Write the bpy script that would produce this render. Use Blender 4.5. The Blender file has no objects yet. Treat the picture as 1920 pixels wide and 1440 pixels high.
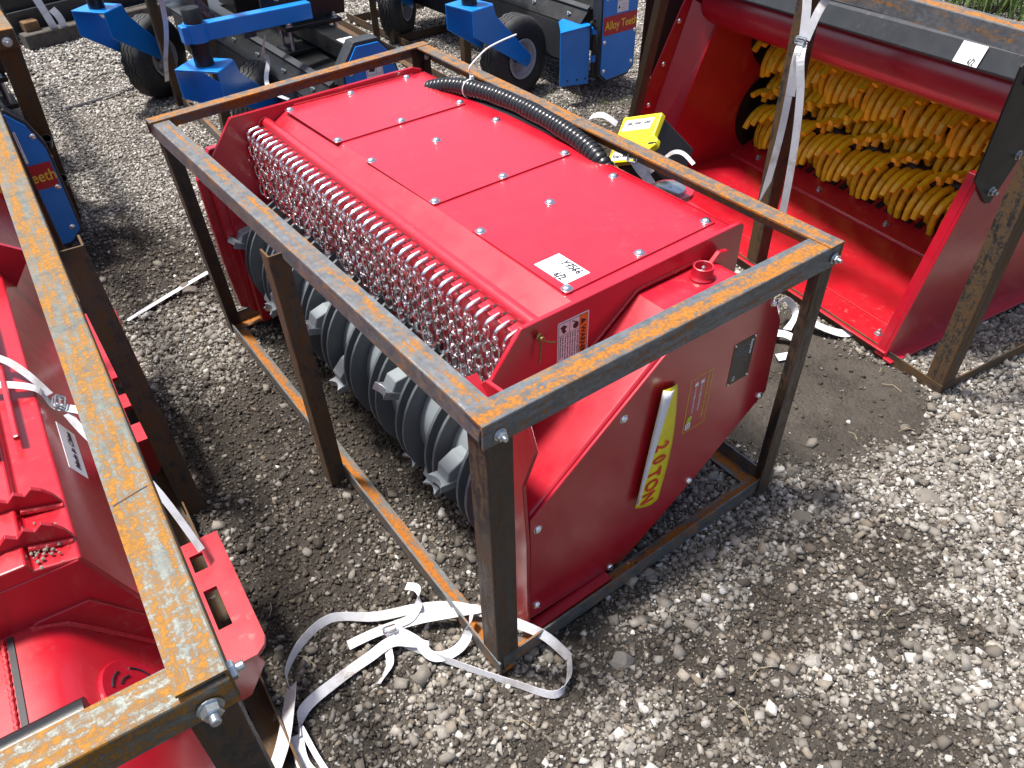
import bpy, math, random
import numpy as np
from mathutils import Vector, Matrix
R = math.radians
rng = np.random.default_rng(7)
random.seed(7)
scene = bpy.context.scene
COL = scene.collection

# ------------------------------------------------------------ camera
cam_d = bpy.data.cameras.new("camera")
cam = bpy.data.objects.new("camera", cam_d)
COL.objects.link(cam)
scene.camera = cam
cam_d.sensor_width = 36.0
cam_d.lens = 36.0 * 1443.54 / 1920.0
cam_d.clip_start = 0.02
cam_d.clip_end = 500
_r = Vector((0.79983465, -0.59988647, -0.02001897))
_u = Vector((0.40379499, 0.51310818, 0.7574098))
_f = Vector((0.444088, 0.61388616, -0.65263285))
M = Matrix((_r, _u, -_f)).transposed().to_4x4()
M.translation = Vector((-0.50141558, -0.7771877, 1.70994274))
cam.matrix_world = M

# ------------------------------------------------------------ world, sun, exposure
SUN = Vector((-0.21, 0.24, 1.0)).normalized()       # towards the sun
world = bpy.data.worlds.new("World")
scene.world = world
world.use_nodes = True
nt = world.node_tree
bg = nt.nodes["Background"]
sky = nt.nodes.new("ShaderNodeTexSky")
sky.sky_type = 'NISHITA'
sky.sun_disc = False
sky.sun_elevation = math.asin(SUN.z)
sky.sun_rotation = math.atan2(SUN.x, SUN.y)
sky.air_density = 1.0
sky.dust_density = 4.0
sky.ozone_density = 1.0
nt.links.new(sky.outputs[0], bg.inputs[0])
bg.inputs[1].default_value = 0.11
sl = bpy.data.lights.new("sun", 'SUN')
sl.energy = 4.8
sl.angle = R(8)
sl.color = (1.0, 0.955, 0.89)
so = bpy.data.objects.new("sun", sl)
COL.objects.link(so)
so.rotation_euler = SUN.to_track_quat('Z', 'Y').to_euler()
scene.view_settings.view_transform = 'Standard'
scene.view_settings.look = 'None'
scene.view_settings.gamma = 1
scene.view_settings.exposure = 0.7
scene.cycles.max_bounces = 6

# ------------------------------------------------------------ node helpers
def newmat(name):
    m = bpy.data.materials.new(name); m.use_nodes = True
    n = m.node_tree; b = n.nodes["Principled BSDF"]
    return m, n, b
def nd(n, typ, **kw):
    x = n.nodes.new(typ)
    for k, v in kw.items():
        if k.startswith('i_'):
            x.inputs[int(k[2:])].default_value = v
        else: setattr(x, k, v)
    return x
def noise(n, vec, scale, detail=4, rough=0.55, dist=0.0):
    x = nd(n, "ShaderNodeTexNoise"); x.inputs["Scale"].default_value = scale
    x.inputs["Detail"].default_value = detail; x.inputs["Roughness"].default_value = rough
    x.inputs["Distortion"].default_value = dist
    if vec is not None: n.links.new(vec, x.inputs["Vector"])
    return x.outputs["Fac"]
def ramp(n, fac, stops, interp='LINEAR'):
    x = nd(n, "ShaderNodeValToRGB"); e = x.color_ramp.elements
    x.color_ramp.interpolation = interp
    while len(e) < len(stops): e.new(0.5)
    for i, (p, c) in enumerate(stops):
        e[i].position = p
        e[i].color = c if len(c) == 4 else (*c, 1)
    n.links.new(fac, x.inputs[0]); return x.outputs[0]
def g(v): return (v, v, v)
def mix(n, fac, a, b, typ='MIX'):
    x = nd(n, "ShaderNodeMixRGB", blend_type=typ)
    for s, v in ((0, fac), (1, a), (2, b)):
        if isinstance(v, (int, float)): x.inputs[s].default_value = v if s == 0 else (v, v, v, 1)
        elif isinstance(v, tuple): x.inputs[s].default_value = (*v, 1)
        else: n.links.new(v, x.inputs[s])
    return x.outputs[0]
def mth(n, op, a, b=0.0, c=None):
    x = nd(n, "ShaderNodeMath", operation=op)
    for s, v in ((0, a), (1, b), (2, c)):
        if v is None: continue
        if isinstance(v, (int, float)): x.inputs[s].default_value = v
        else: n.links.new(v, x.inputs[s])
    return x.outputs[0]
def bump(n, b, h, strength=0.3, dist=0.002):
    x = nd(n, "ShaderNodeBump"); x.inputs["Strength"].default_value = strength
    x.inputs["Distance"].default_value = dist
    n.links.new(h, x.inputs["Height"]); n.links.new(x.outputs[0], b.inputs["Normal"])
def objco(n): return nd(n, "ShaderNodeTexCoord").outputs["Object"]
def uvco(n, sx=1, sy=1):
    t = nd(n, "ShaderNodeTexCoord"); m = nd(n, "ShaderNodeMapping")
    m.inputs["Scale"].default_value = (sx, sy, 1)
    n.links.new(t.outputs["UV"], m.inputs[0]); return m.outputs[0]

def paint(name, col, rough=0.35, dirt=0.25, coat=0.25, dust=(0.28, 0.24, 0.2), peel=0.05):
    m, n, b = newmat(name)
    co = objco(n)
    v = noise(n, co, 6, 5)
    c = mix(n, ramp(n, v, [(0.35, g(0)), (0.75, g(1))]), tuple(x * 0.9 for x in col), tuple(min(1, x * 1.06) for x in col))
    d = noise(n, co, 38, 8, 0.7)
    d2 = noise(n, co, 3.0, 3)
    dm = mth(n, 'MULTIPLY', ramp(n, d, [(0.56, g(0)), (0.72, g(1))]), ramp(n, d2, [(0.45, g(0)), (0.65, g(dirt))]))
    sc = noise(n, co, 170, 3, 0.5)
    spot = ramp(n, sc, [(0.735, g(0)), (0.76, g(dirt * 1.6))])
    c = mix(n, dm, c, dust)
    c = mix(n, spot, c, tuple(x * 0.25 for x in col))
    n.links.new(c, b.inputs["Base Color"])
    r = ramp(n, noise(n, co, 14, 6, 0.65), [(0.3, g(rough * 0.8)), (0.7, g(rough * 1.35))])
    n.links.new(r, b.inputs["Roughness"])
    b.inputs["Coat Weight"].default_value = coat if coat < .5 else 1.0
    b.inputs["Coat IOR"].default_value = 1.5
    b.inputs["Coat Roughness"].default_value = 0.2
    b.inputs["Specular IOR Level"].default_value = 0.5
    h = mth(n, 'ADD', noise(n, co, 420, 2), mth(n, 'MULTIPLY', noise(n, co, 9, 2), 2.0))
    bump(n, b, h, peel * 4, 0.0006)
    return m

def steel(name, bias=0.0, band=None, grey=(0.16, 0.175, 0.19), dark=0.0, orange=(0.62, 0.27, 0.035), sx=1.0):
    """rusty mill-scale steel; u runs along the bar in metres, v across a leg (0..1 first leg, 1..2 second)"""
    m, n, b = newmat(name)
    uv = uvco(n, 3.2 * sx, 1.6)
    uvf = uvco(n, 60, 5)
    oc = objco(n)
    big = noise(n, uv, 2.2, 6, 0.62, 0.3)
    fine = noise(n, oc, 130, 5, 0.7)
    mid = noise(n, oc, 28, 5, 0.65)
    f = mth(n, 'ADD', mth(n, 'MULTIPLY', big, 0.42), mth(n, 'ADD', mth(n, 'MULTIPLY', mid, 0.24), mth(n, 'MULTIPLY', fine, 0.34)))
    f = mth(n, 'ADD', mth(n, 'MULTIPLY', mth(n, 'SUBTRACT', f, 0.5), 1.45), 0.5 + bias)
    if band:
        t = nd(n, "ShaderNodeTexCoord"); s = nd(n, "ShaderNodeSeparateXYZ"); n.links.new(t.outputs["UV"], s.inputs[0])
        vv = mth(n, 'ADD', s.outputs[1], mth(n, 'MULTIPLY', mth(n, 'SUBTRACT', noise(n, uv, 3, 3), 0.5), 0.35))
        c0, w, st = band
        dd = mth(n, 'DIVIDE', mth(n, 'ABSOLUTE', mth(n, 'SUBTRACT', vv, c0)), w)
        bb = mth(n, 'MULTIPLY', mth(n, 'SUBTRACT', 1.0, mth(n, 'MINIMUM', dd, 1.0)), st)
        f = mth(n, 'ADD', f, bb)
    grey = tuple(x * .62 for x in grey); orange = (orange[0] * .8, orange[1] * .74, orange[2] * .6)
    scale = mix(n, ramp(n, mid, [(0.35, g(0)), (0.7, g(1))]), grey, tuple(x * 1.7 for x in grey))
    grey = tuple(x * .62 for x in grey); orange = (orange[0] * .8, orange[1] * .74, orange[2] * .6)
    scale = mix(n, ramp(n, noise(n, uvf, 1.0, 3), [(0.4, g(0)), (0.75, g(0.5))]), scale, tuple(x * 0.6 for x in grey))
    rust = mix(n, ramp(n, fine, [(0.3, g(0)), (0.7, g(1))]), tuple(x * 0.45 for x in orange), orange)
    drk = mix(n, ramp(n, mid, [(0.3, g(0)), (0.7, g(1))]), (0.06, 0.038, 0.022), (0.14, 0.085, 0.035))
    c = mix(n, ramp(n, f, [(0.43, g(0)), (0.53, g(.8))]), scale, drk)
    c = mix(n, ramp(n, f, [(0.495, g(0)), (0.60, g(1))]), c, rust)
    if dark: c = mix(n, dark, c, (0.045, 0.033, 0.026))
    n.links.new(c, b.inputs["Base Color"])
    n.links.new(ramp(n, f, [(0.45, g(0.42)), (0.56, g(0.85))]), b.inputs["Roughness"])
    n.links.new(ramp(n, f, [(0.45, g(0.35)), (0.52, g(0.0))]), b.inputs["Metallic"])
    bump(n, b, mth(n, 'ADD', fine, mid), 0.35, 0.0012)
    return m

def simple(name, col, rough=0.5, metal=0.0, nscale=60, var=0.2, bstr=0.1, coat=0.0, bd=0.001):
    m, n, b = newmat(name)
    co = objco(n)
    v = noise(n, co, nscale, 5, 0.6)
    c = mix(n, ramp(n, v, [(0.3, g(0)), (0.7, g(1))]), tuple(x * (1 - var) for x in col), tuple(min(1, x * (1 + var)) for x in col))
    n.links.new(c, b.inputs["Base Color"])
    b.inputs["Roughness"].default_value = rough
    b.inputs["Metallic"].default_value = metal
    b.inputs["Coat Weight"].default_value = coat if coat < .5 else 1.0
    b.inputs["Coat IOR"].default_value = 1.5
    if bstr: bump(n, b, v, bstr, bd)
    return m

RED = paint("red_paint", (0.43, 0.005, 0.020), 0.36, 0.22, 0.6, (.22, .19, .16), .03)
RED2 = paint("red_paint_worn", (0.41, 0.004, 0.015), 0.38, 0.45, 0.55, (.28, .24, .2), .04)
WELD = simple("red_weld_bead", (0.55, 0.02, 0.03), 0.4, 0, 180, 0.3, 0.9, 0.2, 0.003)
BLUE = paint("blue_paint", (0.004, 0.205, 0.70), 0.36, 0.2, 0.3)
BLACK = paint("black_paint", (0.012, 0.013, 0.014), 0.34, 0.3, 0.0, (0.13, 0.12, 0.11))
DKGREY = paint("dark_grey_paint", (0.032, 0.036, 0.042), 0.42, 0.35, 0.05)
DRUM = paint("slate_grey_paint", (0.19, 0.22, 0.235), 0.45, 0.3, 0.1)
DISC = paint("slate_dark_paint", (0.085, 0.10, 0.11), 0.5, 0.3, 0.08)
TOOTH = simple("tooth_steel", (0.38, 0.42, 0.44), 0.35, 0.6, 40, 0.25, 0.2)
CHROME = simple("bright_zinc", (0.92, 0.93, 0.94), 0.17, 1.0, 90, 0.08, 0.06)
ZINC = simple("dull_zinc", (0.55, 0.6, 0.63), 0.3, 0.9, 120, 0.15, 0.15)
RUBBER = simple("tyre_rubber", (0.028, 0.028, 0.03), 0.7, 0, 50, 0.35, 0.3)
HOSE = simple("black_plastic", (0.012, 0.013, 0.015), 0.28, 0, 40, 0.2, 0.05, 0.2)
CASE = simple("matt_black_plastic", (0.022, 0.025, 0.03), 0.55, 0, 60, 0.2, 0.1)
YEL = simple("yellow_film", (0.85, 0.72, 0.012), 0.4, 0, 30, 0.1, 0.25, 0.3)
FING = simple("yellow_polymer", (0.88, 0.62, 0.016), 0.42, 0, 22, 0.22, 0.2, 0.15)
WHITE = simple("white_label", (0.78, 0.79, 0.82), 0.45, 0, 50, 0.03, 0)
INK = simple("black_ink", (0.015, 0.015, 0.02), 0.5, 0, 50, 0.1, 0)
GREYINK = simple("grey_ink", (0.25, 0.27, 0.3), 0.5, 0, 50, 0.1, 0)
ORANGE = simple("warning_orange", (0.78, 0.2, 0.015), 0.4, 0, 50, 0.05, 0)
REDINK = simple("red_ink", (0.68, 0.03, 0.015), 0.4, 0, 50, 0.05, 0)
STKRED = simple("red_sticker", (0.42, 0.012, 0.02), 0.4, 0, 50, 0.05, 0)
YINK = simple("yellow_ink", (0.8, 0.55, 0.05), 0.4, 0, 50, 0.08, 0)
PLATEM = simple("name_plate_black", (0.02, 0.02, 0.02), 0.3, 0.3, 90, 0.2, 0)
GREEN = simple("green_sticker", (0.03, 0.3, 0.05), 0.4, 0, 50, 0.1, 0)
RIM = simple("rim_grey_paint", (0.42, 0.4, 0.42), 0.4, 0.1, 30, 0.1, 0.05)
def strapmat():
    m, n, b = newmat("white_woven_strap")
    uv = uvco(n, 1, 1)
    w = nd(n, "ShaderNodeTexWave"); w.inputs["Scale"].default_value = 9; w.inputs["Distortion"].default_value = 0.5
    w.bands_direction = 'Y'; n.links.new(uv, w.inputs[0])
    co = objco(n)
    dirt = ramp(n, noise(n, co, 9, 6, 0.7), [(0.5, g(0)), (0.72, g(0.8))])
    c = mix(n, dirt, mix(n, w.outputs["Fac"], (0.54, 0.55, 0.60), (0.70, 0.71, 0.75)), (0.3, 0.25, 0.2))
    n.links.new(c, b.inputs["Base Color"]); b.inputs["Roughness"].default_value = 0.6
    b.inputs["Specular IOR Level"].default_value = 0.3
    bump(n, b, w.outputs["Fac"], 0.3, 0.0006)
    return m
STRAP = strapmat()

S_TOP = steel("steel_top_patchy_rust", 0.03, None, (0.20, 0.22, 0.235))
S_BAND = steel("steel_top_banded_rust", -0.05, (0.36, 0.5, 0.17), (0.19, 0.215, 0.24))
S_BANDB = steel("steel_bottom_banded_rust", -0.05, (0.45, 0.55, 0.2), (0.17, 0.19, 0.2), 0, (0.6, 0.23, 0.02))
S_LONG = steel("steel_top_streaked", -0.055, (0.65, 0.2, 0.12), (0.22, 0.235, 0.25))
S_POST = steel("steel_post_dark", -0.01, None, (0.065, 0.07, 0.075), 0.45, (0.22, 0.10, 0.018))
S_POST2 = steel("steel_post_brown", 0.03, (0.5, 0.25, 0.1), (0.06, 0.063, 0.065), 0.35, (0.24, 0.125, 0.022))
S_PATCH = steel("steel_top_heavy_rust", 0.03, None, (0.25, 0.275, 0.25), 0, (0.56, 0.29, 0.045), 0.7)
S_BLUEISH = steel("steel_dark_bluish", -0.06, None, (0.06, 0.07, 0.08), 0.2, (0.3, 0.15, 0.02))

# ------------------------------------------------------------ mesh builder
def V3(*a): return Vector(a)
class MB:
    def __init__(s): s.v = []; s.f = []; s.uv = []; s.sm = []
    def add(s, vs, fs, uvs=None, smooth=False):
        o = len(s.v); s.v += [tuple(x) for x in vs]
        for i, f in enumerate(fs):
            s.f.append(tuple(o + k for k in f)); s.uv.append(uvs[i] if uvs else None); s.sm.append(smooth)
        return s
    def box(s, c, size, ax=None, bx=None):
        c = Vector(c)
        if ax is None: X, Y, Z = V3(1, 0, 0), V3(0, 1, 0), V3(0, 0, 1)
        else:
            X = Vector(ax).normalized(); Z = X.cross(Vector(bx)).normalized(); Y = Z.cross(X)
        a, b, d = (q / 2 for q in size)
        vs = [c + X * (a * i) + Y * (b * j) + Z * (d * k) for k in (-1, 1) for j in (-1, 1) for i in (-1, 1)]
        return s.add(vs, [(0, 2, 3, 1), (4, 5, 7, 6), (0, 1, 5, 4), (2, 6, 7, 3), (0, 4, 6, 2), (1, 3, 7, 5)])
    def prism(s, pts, o, A, B, ext, smooth=False):
        """closed outline pts (a,b) in the plane o,A,B pushed along ext"""
        o = Vector(o); A = Vector(A); B = Vector(B); ext = Vector(ext); n = len(pts)
        v0 = [o + A * p[0] + B * p[1] for p in pts]; v1 = [q + ext for q in v0]
        fs = []
        first = tuple(range(n)); 
        for i in range(n):
            j = (i + 1) % n; fs.append((i, i + n, j + n, j))
        fs.append(first); fs.append(tuple(range(2 * n - 1, n - 1, -1)))
        return s.add(v0 + v1, fs, None, smooth)
    def loft(s, secs, closed=True, cap=True, smooth=False, uvs=False):
        n = len(secs[0]); vs = [p for q in secs for p in q]; fs = []; uu = []
        m = n if closed else n - 1
        for k in range(len(secs) - 1):
            for i in range(m):
                j = (i + 1) % n
                fs.append((k * n + i, k * n + j, (k + 1) * n + j, (k + 1) * n + i))
        s.add(vs, fs, None, smooth)
        if closed and cap:
            o = len(s.v) - len(vs)
            s.f.append(tuple(o + i for i in range(n))[::-1]); s.uv.append(None); s.sm.append(False)
            s.f.append(tuple(o + (len(secs) - 1) * n + i for i in range(n))); s.uv.append(None); s.sm.append(False)
        return s
    def sheet(s, prof, o, A, B, ext, t=0.004):
        """open profile (a,b) with thickness t pushed along ext"""
        p = [Vector((x, y)) for x, y in prof]; L = []
        for i in range(len(p)):
            a = p[max(0, i - 1)]; b = p[min(len(p) - 1, i + 1)]; d = (b - a).normalized()
            L.append(p[i] + Vector((-d.y, d.x)) * t)
        pts = [tuple(q) for q in p] + [tuple(q) for q in L[::-1]]
        return s.prism(pts, o, A, B, ext)
    def tube(s, path, r, n=10, closed=False, smooth=True, rfun=None):
        P = [Vector(p) for p in path]; m = len(P); secs = []; up = None
        for i in range(m):
            if closed: d = (P[(i + 1) % m] - P[i - 1]).normalized()
            else: d = (P[min(m - 1, i + 1)] - P[max(0, i - 1)]).normalized()
            if up is None:
                up = V3(0, 0, 1) if abs(d.z) < 0.9 else V3(1, 0, 0)
            a = d.cross(up).normalized(); up = a.cross(d).normalized()
            rr = rfun(i / (m - 1)) if rfun else r
            secs.append([P[i] + a * (rr * math.cos(2 * math.pi * k / n)) + up * (rr * math.sin(2 * math.pi * k / n)) for k in range(n)])
        if closed: secs.append(secs[0])
        return s.loft(secs, True, not closed, smooth)
    def lathe(s, prof, o, axis, n=24, smooth=True):
        o = Vector(o); ax = Vector(axis).normalized()
        a = ax.orthogonal().normalized(); b = ax.cross(a)
        secs = []
        for (h, r) in prof:
            r = max(r, 1e-5)
            secs.append([o + ax * h + a * (r * math.cos(2 * math.pi * k / n)) + b * (r * math.sin(2 * math.pi * k / n)) for k in range(n)])
        return s.loft(secs, True, True, smooth)
    def dome(s, o, axis, r):
        s.lathe([(0, r * 1.15), (r * .12, r * 1.15), (r * .14, r), (r * .35, r * .95), (r * .6, r * .72), (r * .72, r * .4), (r * .74, r * .22), (r * .6, r * .2), (r * .6, 0)], o, axis, 14)
        return s
    def hexb(s, o, axis, r, h=None, stud=True):
        h = h or r * .9
        s.lathe([(0, r * 1.25), (r * .12, r * 1.25)], o, axis, 16, False)
        s.lathe([(r * .12, r), (h, r), (h + .001, r * .9)], o, axis, 6, False)
        if stud: s.lathe([(h, r * .5), (h + r * .8, r * .5), (h + r * .9, r * .4)], o, axis, 10)
        return s
    def poly(s, pts, o, A, B, off=0.0):
        o = Vector(o); A = Vector(A).normalized(); B = Vector(B).normalized(); N = A.cross(B)
        return s.add([o + A * p[0] + B * p[1] + N * off for p in pts], [tuple(range(len(pts)))])
    def build(s, name, mat, parent=None, bevel=0.0, seg=1):
        me = bpy.data.meshes.new(name)
        me.from_pydata(s.v, [], s.f)
        me.polygons.foreach_set("use_smooth", s.sm)
        if any(u for u in s.uv):
            uvl = me.uv_layers.new(name="UVMap"); i = 0
            for fi, f in enumerate(s.f):
                for k in range(len(f)):
                    uvl.data[i].uv = s.uv[fi][k] if s.uv[fi] else (0, 0); i += 1
        me.materials.append(mat)
        import bmesh
        b = bmesh.new(); b.from_mesh(me); bmesh.ops.recalc_face_normals(b, faces=b.faces)
        if any(s.sm):
            for e in b.edges:
                if len(e.link_faces) == 2 and e.calc_face_angle(0) > R(40): e.smooth = False
        b.to_mesh(me); b.free()
        o = bpy.data.objects.new(name, me); COL.objects.link(o)
        if parent: o.parent = parent
        if bevel:
            md = o.modifiers.new("bevel", 'BEVEL'); md.width = bevel; md.segments = seg; md.limit_method = 'ANGLE'; md.angle_limit = R(40)
        return o

def thing(name, label, cat, loc=(0, 0, 0), rz=0.0, group=None):
    o = bpy.data.objects.new(name, None); COL.objects.link(o)
    o.empty_display_size = 0.1
    o.location = loc; o.rotation_euler = (0, 0, rz)
    o["label"] = label; o["category"] = cat
    if group: o["group"] = group
    return o
def tag(o, label, cat, group=None, kind=None):
    if label: o["label"] = label
    if cat: o["category"] = cat
    if group: o["group"] = group
    if kind: o["kind"] = kind
    return o
def kindof(o, k): o["kind"] = k; return o

def text(body, parent, o, A, B, size, mat, name="lettering", sx=1.0, align='LEFT', thick=0.0003, shear=0.0, mat_bold=0.0):
    """text with its baseline along A and its tops towards B, lying at o"""
    c = bpy.data.curves.new(name, 'FONT'); c.body = body; c.size = size; c.align_x = align; c.shear = shear
    c.extrude = thick; c.offset = mat_bold; c.resolution_u = 3
    t = bpy.data.objects.new(name, c); COL.objects.link(t)
    bpy.context.view_layer.update()
    dg = bpy.context.evaluated_depsgraph_get()
    me = bpy.data.meshes.new_from_object(t.evaluated_get(dg))
    bpy.data.objects.remove(t)
    A = Vector(A).normalized(); B = Vector(B).normalized(); N = A.cross(B).normalized()
    mm = Matrix((A * sx, B, N)).transposed().to_4x4(); mm.translation = Vector(o)
    me.transform(mm)
    me.materials.clear(); me.materials.append(mat)
    me.name = name
    ob = bpy.data.objects.new(name, me); COL.objects.link(ob); ob.parent = parent
    return ob

def angle_bar(mb, p0, p1, d1, d2, w=0.05, t=0.005, u0=0.0):
    """L section: corner edge p0-p1, legs towards d1 (v 0..1) and d2 (v 1..2)"""
    p0 = Vector(p0); p1 = Vector(p1); d1 = Vector(d1).normalized(); d2 = Vector(d2).normalized()
    L = (p1 - p0).length
    rr = t * 0.7
    prof = [(rr * .3, rr * .3, 0), (rr, 0, .08), (w, 0, 1), (w, t, 1), (t, t, .1), (t, w, 2), (0, w, 2), (0, rr, 1.08)]
    n = len(prof); N = max(2, int(L / 0.25) + 1)
    vs = []; fs = []; uvs = []
    vv = [0.02, .08, .98, .98, .1, 1.98, 1.98, 1.08]
    for k in range(N):
        q = p0 + (p1 - p0) * (k / (N - 1))
        vs += [q + d1 * a + d2 * b for a, b, _ in prof]
    for k in range(N - 1):
        ua = u0 + L * k / (N - 1); ub = u0 + L * (k + 1) / (N - 1)
        for i in range(n):
            j = (i + 1) % n
            va, vb = prof[i][2], prof[j][2]
            if i == 3: va, vb = 1, 0
            if i == 4: va, vb = 1, 2
            if i == 6: va, vb = 2, 1
            if i == 7: va, vb = 1, 1
            fs.append((k * n + i, k * n + j, (k + 1) * n + j, (k + 1) * n + i))
            uvs.append([(ua, va), (ua, vb), (ub, vb), (ub, va)])
    fs.append(tuple(range(n))[::-1]); uvs.append([(u0, prof[i][2]) for i in range(n)][::-1])
    fs.append(tuple((N - 1) * n + i for i in range(n))); uvs.append([(u0 + L, prof[i][2]) for i in range(n)])
    mb.add(vs, fs, uvs); return mb

def ribbon(mb, pts, w, wd=None, t=0.0009, sub=6):
    """strap: pts = [(x,y,z, nx,ny,nz)] centre line with width directions, smoothed"""
    P = [Vector(p[:3]) for p in pts]; W = [Vector(p[3:6]).normalized() for p in pts]
    Q = []; QW = []
    m = len(P)
    for i in range(m - 1):
        a = P[max(0, i - 1)]; b = P[i]; c = P[i + 1]; d = P[min(m - 1, i + 2)]
        for k in range(sub):
            t_ = k / sub
            Q.append(0.5 * ((2 * b) + (c - a) * t_ + (2 * a - 5 * b + 4 * c - d) * t_ ** 2 + (3 * b - a - 3 * c + d) * t_ ** 3))
            QW.append(W[i].lerp(W[i + 1], t_).normalized())
    Q.append(P[-1]); QW.append(W[-1])
    vs = []; fs = []; uvs = []; u = 0
    for i, q in enumerate(Q):
        d = (Q[min(len(Q) - 1, i + 1)] - Q[max(0, i - 1)]).normalized()
        a = QW[i]; a = (a - d * a.dot(d)).normalized(); nn = d.cross(a) * (t / 2)
        vs += [q - a * w / 2 - nn, q + a * w / 2 - nn, q + a * w / 2 + nn, q - a * w / 2 + nn]
        if i:
            L = (Q[i] - Q[i - 1]).length; o = 4 * (i - 1)
            for k in range(4):
                kk = (k + 1) % 4
                fs.append((o + k, o + kk, o + 4 + kk, o + 4 + k))
                vv = [(0, 1), (1, 1), (1, 0), (0, 0)][k]
                uvs.append([(u, vv[0]), (u, vv[1]), (u + L, vv[1]), (u + L, vv[0])])
            u += L
    fs.append((0, 3, 2, 1)); uvs.append([(0, 0)] * 4)
    e = 4 * (len(Q) - 1); fs.append((e, e + 1, e + 2, e + 3)); uvs.append([(u, 0)] * 4)
    mb.add(vs, fs, uvs, False); return mb
# ============================================================ shipping crates
X_, Y_, Z_ = V3(1, 0, 0), V3(0, 1, 0), V3(0, 0, 1)
def bar(parent, name, p0, p1, d1, d2, mat, w=0.05, label=None, u0=0.0):
    mb = angle_bar(MB(), p0, p1, d1, d2, w, 0.005, u0)
    o = mb.build(name, mat, parent)
    if label: o["label"] = label
    return o
def bolt(parent, o, axis, r=0.011, hexa=True, name="bolt"):
    mb = MB()
    if hexa: mb.hexb(o, axis, r)
    else: mb.dome(o, axis, r)
    return mb.build(name, ZINC if hexa else CHROME, parent)

H = 0.82
crate = thing("steel_crate", "rusty angle-iron crate standing around the red mulcher with the hanging chains", "crate", (0, 0, 0), 0, "angle-iron shipping crates")
bar(crate, "top_rail", (0, 0.012, H), (-0.028, 1.72, H), X_, -Z_, S_LONG, u0=3.1)
bar(crate, "top_rail", (0.972, -0.012, H + .004), (0.998, 1.80, H + .004), -X_, -Z_, S_TOP, u0=9.2)
bar(crate, "top_rail", (-0.003, 0, H + .0015), (0.974, -0.010, H + .0015), Y_, -Z_, S_BAND, 0.056)
bar(crate, "top_rail", (-0.035, 1.715, H + .006), (1.0, 1.803, H + .006), -Y_, -Z_, S_TOP, 0.045, u0=5.7)
bar(crate, "bottom_rail", (0.004, 0.0, 0.006), (0.018, 1.74, 0.006), X_, Z_, S_BANDB, u0=2.0)
bar(crate, "bottom_rail", (0.967, 0.0, 0.006), (0.985, 1.78, 0.006), -X_, Z_, S_BANDB, u0=6.3)
bar(crate, "bottom_rail", (0.02, 0.006, 0.009), (0.99, 0.004, 0.009), Y_, Z_, S_BANDB, u0=4.4)
bar(crate, "bottom_rail", (0.02, 1.745, 0.009), (0.985, 1.77, 0.009), -Y_, Z_, S_BANDB, u0=1.1)
bar(crate, "corner_post", (0.006, 0.008, -0.02), (0.006, 0.006, H - .012), X_, Y_, S_POST, 0.058, u0=1.2)
bar(crate, "corner_post", (0.966, -0.004, -0.02), (0.968, -0.004, H - .012), -X_, Y_, S_POST, u0=3.4)
bar(crate, "corner_post", (0.016, 1.738, -0.02), (-0.022, 1.705, H - .012), X_, -Y_, S_POST, 0.05, u0=7.4)
bar(crate, "corner_post", (0.978, 1.775, -0.02), (0.992, 1.79, H - .012), -X_, -Y_, S_POST, u0=8.8)
bar(crate, "side_brace", (-0.036, 0.79, 0.0), (-0.047, 0.797, 0.785), Y_, X_, S_POST2, 0.048, u0=5.5)
bolt(crate, (0.032, -0.001, 0.786), -Y_, 0.0105)
bolt(crate, (0.945, -0.012, 0.79), -Y_, 0.0105)
bolt(crate, (0.99, 0.04, 0.79), X_, 0.0105)
bolt(crate, (0.975, 1.742, 0.79), -Y_, 0.008)
# weld dab at the corner and stray weld beads
wb = MB()
for k in range(9): wb.lathe([(0, .005), (.004, .004), (.006, .001)], (0.001, 0.006 + .0008 * k, 0.81 - 0.0045 * k), -X_, 8)
wb.build("weld", S_BLUEISH, crate)

# ============================================================ the chain-fronted mulcher
mul = thing("rotary_mulcher", "red mulcher attachment with a curtain of bright chains over a grey toothed drum", "mulcher attachment")
Y0, Y1 = 0.225, 1.655
body = MB()
ext = V3(0, Y1 - Y0, 0)
body.prism([(.395, .775), (.905, .775), (.905, .767), (.402, .767), (.336, .733), (.268, .728), (.268, .47), (.262, .47), (.262, .735), (.33, .741)], (0, Y0, 0), X_, Z_, ext)
body.prism([(.897, .775), (.91, .775), (.91, .25), (.7, .1), (.69, .108), (.897, .255)], (0, Y0, 0), X_, Z_, ext)
o_body = body.build("body_shell", RED, mul, 0.004, 2)
st = MB(); st.tube([(.3085, Y0, .743), (.3085, Y1, .743)], .0180, 18); st.build("front_tube", RED, mul)
# slotted chain rail
for k in range(39):
    sl_ = MB(); sl_.box((.284, .262 + k * .0362, .7375), (.013, .0085, .0030)); sl_.build("chain_slot", INK, o_body)
# end plates
ep = MB()
prof_ep = [(.135, .05), (.135, .66), (.165, .692), (.243, .787), (.90, .797), (.912, .785), (.912, .66), (.84, .55), (.84, .05)]
ep.prism(prof_ep, (0, .213, 0), X_, Z_, (0, .012, 0))
ep.build("end_plate", RED, mul, .0015)
ep = MB()
prof_fp = [(.16, .04), (.114, .25), (.114, .684), (.197, .787), (.865, .797), (.9, .785), (.9, .6), (.8, .5), (.8, .04)]
ep.prism(prof_fp, (0, 1.655, 0), X_, Z_, (0, .012, 0))
ep.build("end_plate", RED, mul, .0015)
ep = MB()
ep.prism([(.075, .10), (.062, .26), (.058, .60), (.12, .69), (.7, .70), (.7, .05), (.18, .02)], (0, 1.7, 0), X_, Z_, (0, .03, 0))
ep.prism([(.098, .09), (.09, .25), (.085, .585), (.125, .66), (.7, .67), (.7, .05), (.19, .03)], (0, 1.667, 0), X_, Z_, (0, .033, 0))
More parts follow.
